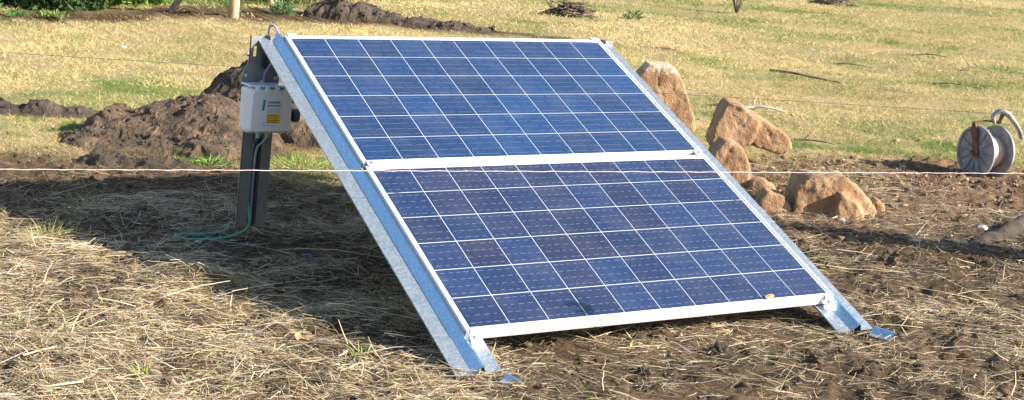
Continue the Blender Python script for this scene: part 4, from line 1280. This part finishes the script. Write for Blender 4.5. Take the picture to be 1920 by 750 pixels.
for i, (x, y, r, lb) in enumerate([(.98, -.16, .030, 'dark soil clod standing upright before the lower panel edge'),
                                   (1.25, -.36, .026, 'reddish soil clod in front centre of the straw'),
                                   (2.62, .70, .050, 'smooth reddish soil clod below the band of shade'),
                                   (-.30, .92, .03, 'dark soil clod at the lower edge of the shade'),
                                   (.55, -.30, .024, 'low dark clod right of the left rail foot')]):
    pebble(x, y, r, 'soil' if i in (1, 2) else 'soil_dark', lb, 30 + i, .8, 'soil clod', 'soil_clod')

def petal_cluster(x, y, label, mat, s, seed, name, cat, n=7):
    g = random.Random(seed); bm = bmesh.new()
    for k in range(n):
        a_ = g.uniform(0, 6.28); c = Vector((g.uniform(-1, 1) * s, g.uniform(-1, 1) * s * .6, g.uniform(.0, .5) * s))
        u_ = Vector((math.cos(a_), math.sin(a_), g.uniform(-.3, .5))) * s * .6; v_ = Vector((-math.sin(a_), math.cos(a_), g.uniform(-.3, .5))) * s * .35
        row = [bm.verts.new(c - u_), bm.verts.new(c - u_ * .2 + v_), bm.verts.new(c + u_), bm.verts.new(c - u_ * .2 - v_)]
        bm.faces.new(row)
    sd = bmesh.ops.solidify(bm, geom=bm.faces[:], thickness=.0008)
    o = obj(name, bm, M[mat], loc=(x, y, Hz(x, y) + .016)); tag(o, label, cat); return o
petal_cluster(-.20, 1.57, 'lilac fallen blossom on dark soil in front of the post foot', 'petal', .020, 1, 'blossom', 'blossom')
petal_cluster(-.02, 1.40, 'pale lilac fallen blossom on shaded straw nearer the rail', 'petal', .018, 2, 'blossom', 'blossom')
petal_cluster(-.40, 1.70, 'white scrap of wrapper beside the green cable loop', 'litter', .020, 3, 'scrap', 'scrap', 4)
petal_cluster(-.42, .36, 'pale husk lying on the straw left of the rail foot', 'leaf', .040, 4, 'husk', 'husk', 9)
# dry leaf on the frame's lower edge
bm = bmesh.new()
outline = [(-.030, 0), (-.018, .010), (0, .013), (.018, .009), (.030, .001), (.016, -.007), (0, -.009), (-.016, -.006)]
c = bm.verts.new((0, 0, .007)); vs = [bm.verts.new((a_, b_, .002 + .20 * abs(b_) + .004 * math.sin(a_ * 120))) for a_, b_ in outline]
for i in range(8): bm.faces.new((c, vs[i], vs[(i + 1) % 8]))
bmesh.ops.solidify(bm, geom=bm.faces[:], thickness=.0006)
lp = W(1.335, .020, .004)
lf = obj('dry_leaf', bm, M['leaf'], loc=lp, rot=(TILT, 0, R(10))); tag(lf, 'curled tan dry leaf lying on the lower panel near its bottom right', 'leaf')

# a dead stalk just outside the frame on the right: its curled leaf throws the small dark patch on the lower panel
bm = bmesh.new()
top = Vector((1.632, -1.013, .928)); foot = Vector((1.66, -1.06, -.02))
add_tube(bm, curve_pts([foot, foot.lerp(top, .5) + Vector((.012, -.01, 0)), top + Vector((0, 0, -.01))], 8), [.004 - .0001 * i for i in range(17)], 6)
stalk = obj('stalk', bm, M['stick']); tag(stalk, 'tall dead weed stalk with one curled leaf, standing right of the panels', 'weed')
bm = bmesh.new()
sn = Vector((.6482, -.6136, .4509)).normalized(); e1 = Vector((.80, .55, -.40)); e1 = (e1 - sn * e1.dot(sn)).normalized(); e2 = sn.cross(e1)
ring = []
for k in range(13):
    t = k / 12; w_ = .026 * math.sin(math.pi * (.12 + .8 * t)) + .006
    a_ = -2.2 + 4.6 * t
    c = top + e1 * (.030 * math.cos(a_)) + e2 * (.020 * math.sin(a_)) + sn * .006 * t
    n_ = (e1 * math.cos(a_) + e2 * math.sin(a_) + sn * .3).normalized()
    ring.append((bm.verts.new(c - n_ * w_ * .5), bm.verts.new(c + n_ * w_ * .5)))
for k in range(12): bm.faces.new((ring[k][0], ring[k][1], ring[k + 1][1], ring[k + 1][0]))
bmesh.ops.solidify(bm, geom=bm.faces[:], thickness=.0007)
obj('leaf', bm, M['leaf'], stalk)

# ------------------------------------------------------------------ world, sun, camera
SUN = Vector((.6482, -.6136, .4509)).normalized()
el = math.asin(SUN.z); az = math.atan2(SUN.x, SUN.y)        # azimuth clockwise from +Y
world = bpy.data.worlds.new('World'); scene.world = world; world.use_nodes = True
wn = world.node_tree
sky = wn.nodes.new('ShaderNodeTexSky'); sky.sky_type = 'NISHITA'; sky.sun_disc = False
sky.sun_elevation = el; sky.sun_rotation = az
sky.air_density = 1.0; sky.dust_density = .9; sky.ozone_density = .8
bg = wn.nodes['Background']; bg.inputs['Strength'].default_value = .088
wn.links.new(sky.outputs[0], bg.inputs['Color'])
sl = bpy.data.lights.new('sun', 'SUN'); sl.energy = 4.7; sl.angle = R(.5); sl.color = (1.0, .91, .78)
so = bpy.data.objects.new('sun', sl); link(so)
so.rotation_euler = (-SUN).to_track_quat('-Z', 'Y').to_euler(); so.location = SUN * 30

cam = bpy.data.cameras.new('camera'); co_ = bpy.data.objects.new('camera', cam); link(co_)
cam.sensor_fit = 'HORIZONTAL'; cam.sensor_width = 36; cam.lens = 2692.58 / 1920 * 36; cam.clip_end = 2000; cam.clip_start = .05
Rw = Matrix(((0.873125604231666, -0.4821942743910992, 0.07169631078046901), (-0.0425296734535513, -0.22185423975930696, -0.9741518994370196), (0.48563659881749294, 0.8475077451240551, -0.21421418217222737)))
Rb = Matrix(((1, 0, 0), (0, -1, 0), (0, 0, -1))) @ Rw
mw = Rb.transposed().to_4x4(); mw.translation = Vector((-2.18968488, -4.0933395, 1.59744881))
co_.matrix_world = mw
scene.camera = co_
scene.view_settings.view_transform = 'Standard'
scene.view_settings.look = 'None'
scene.view_settings.exposure = 1.40
scene.view_settings.gamma = 1
scene.view_settings.use_curve_mapping = False
scene.render.resolution_x = 1024; scene.render.resolution_y = 400
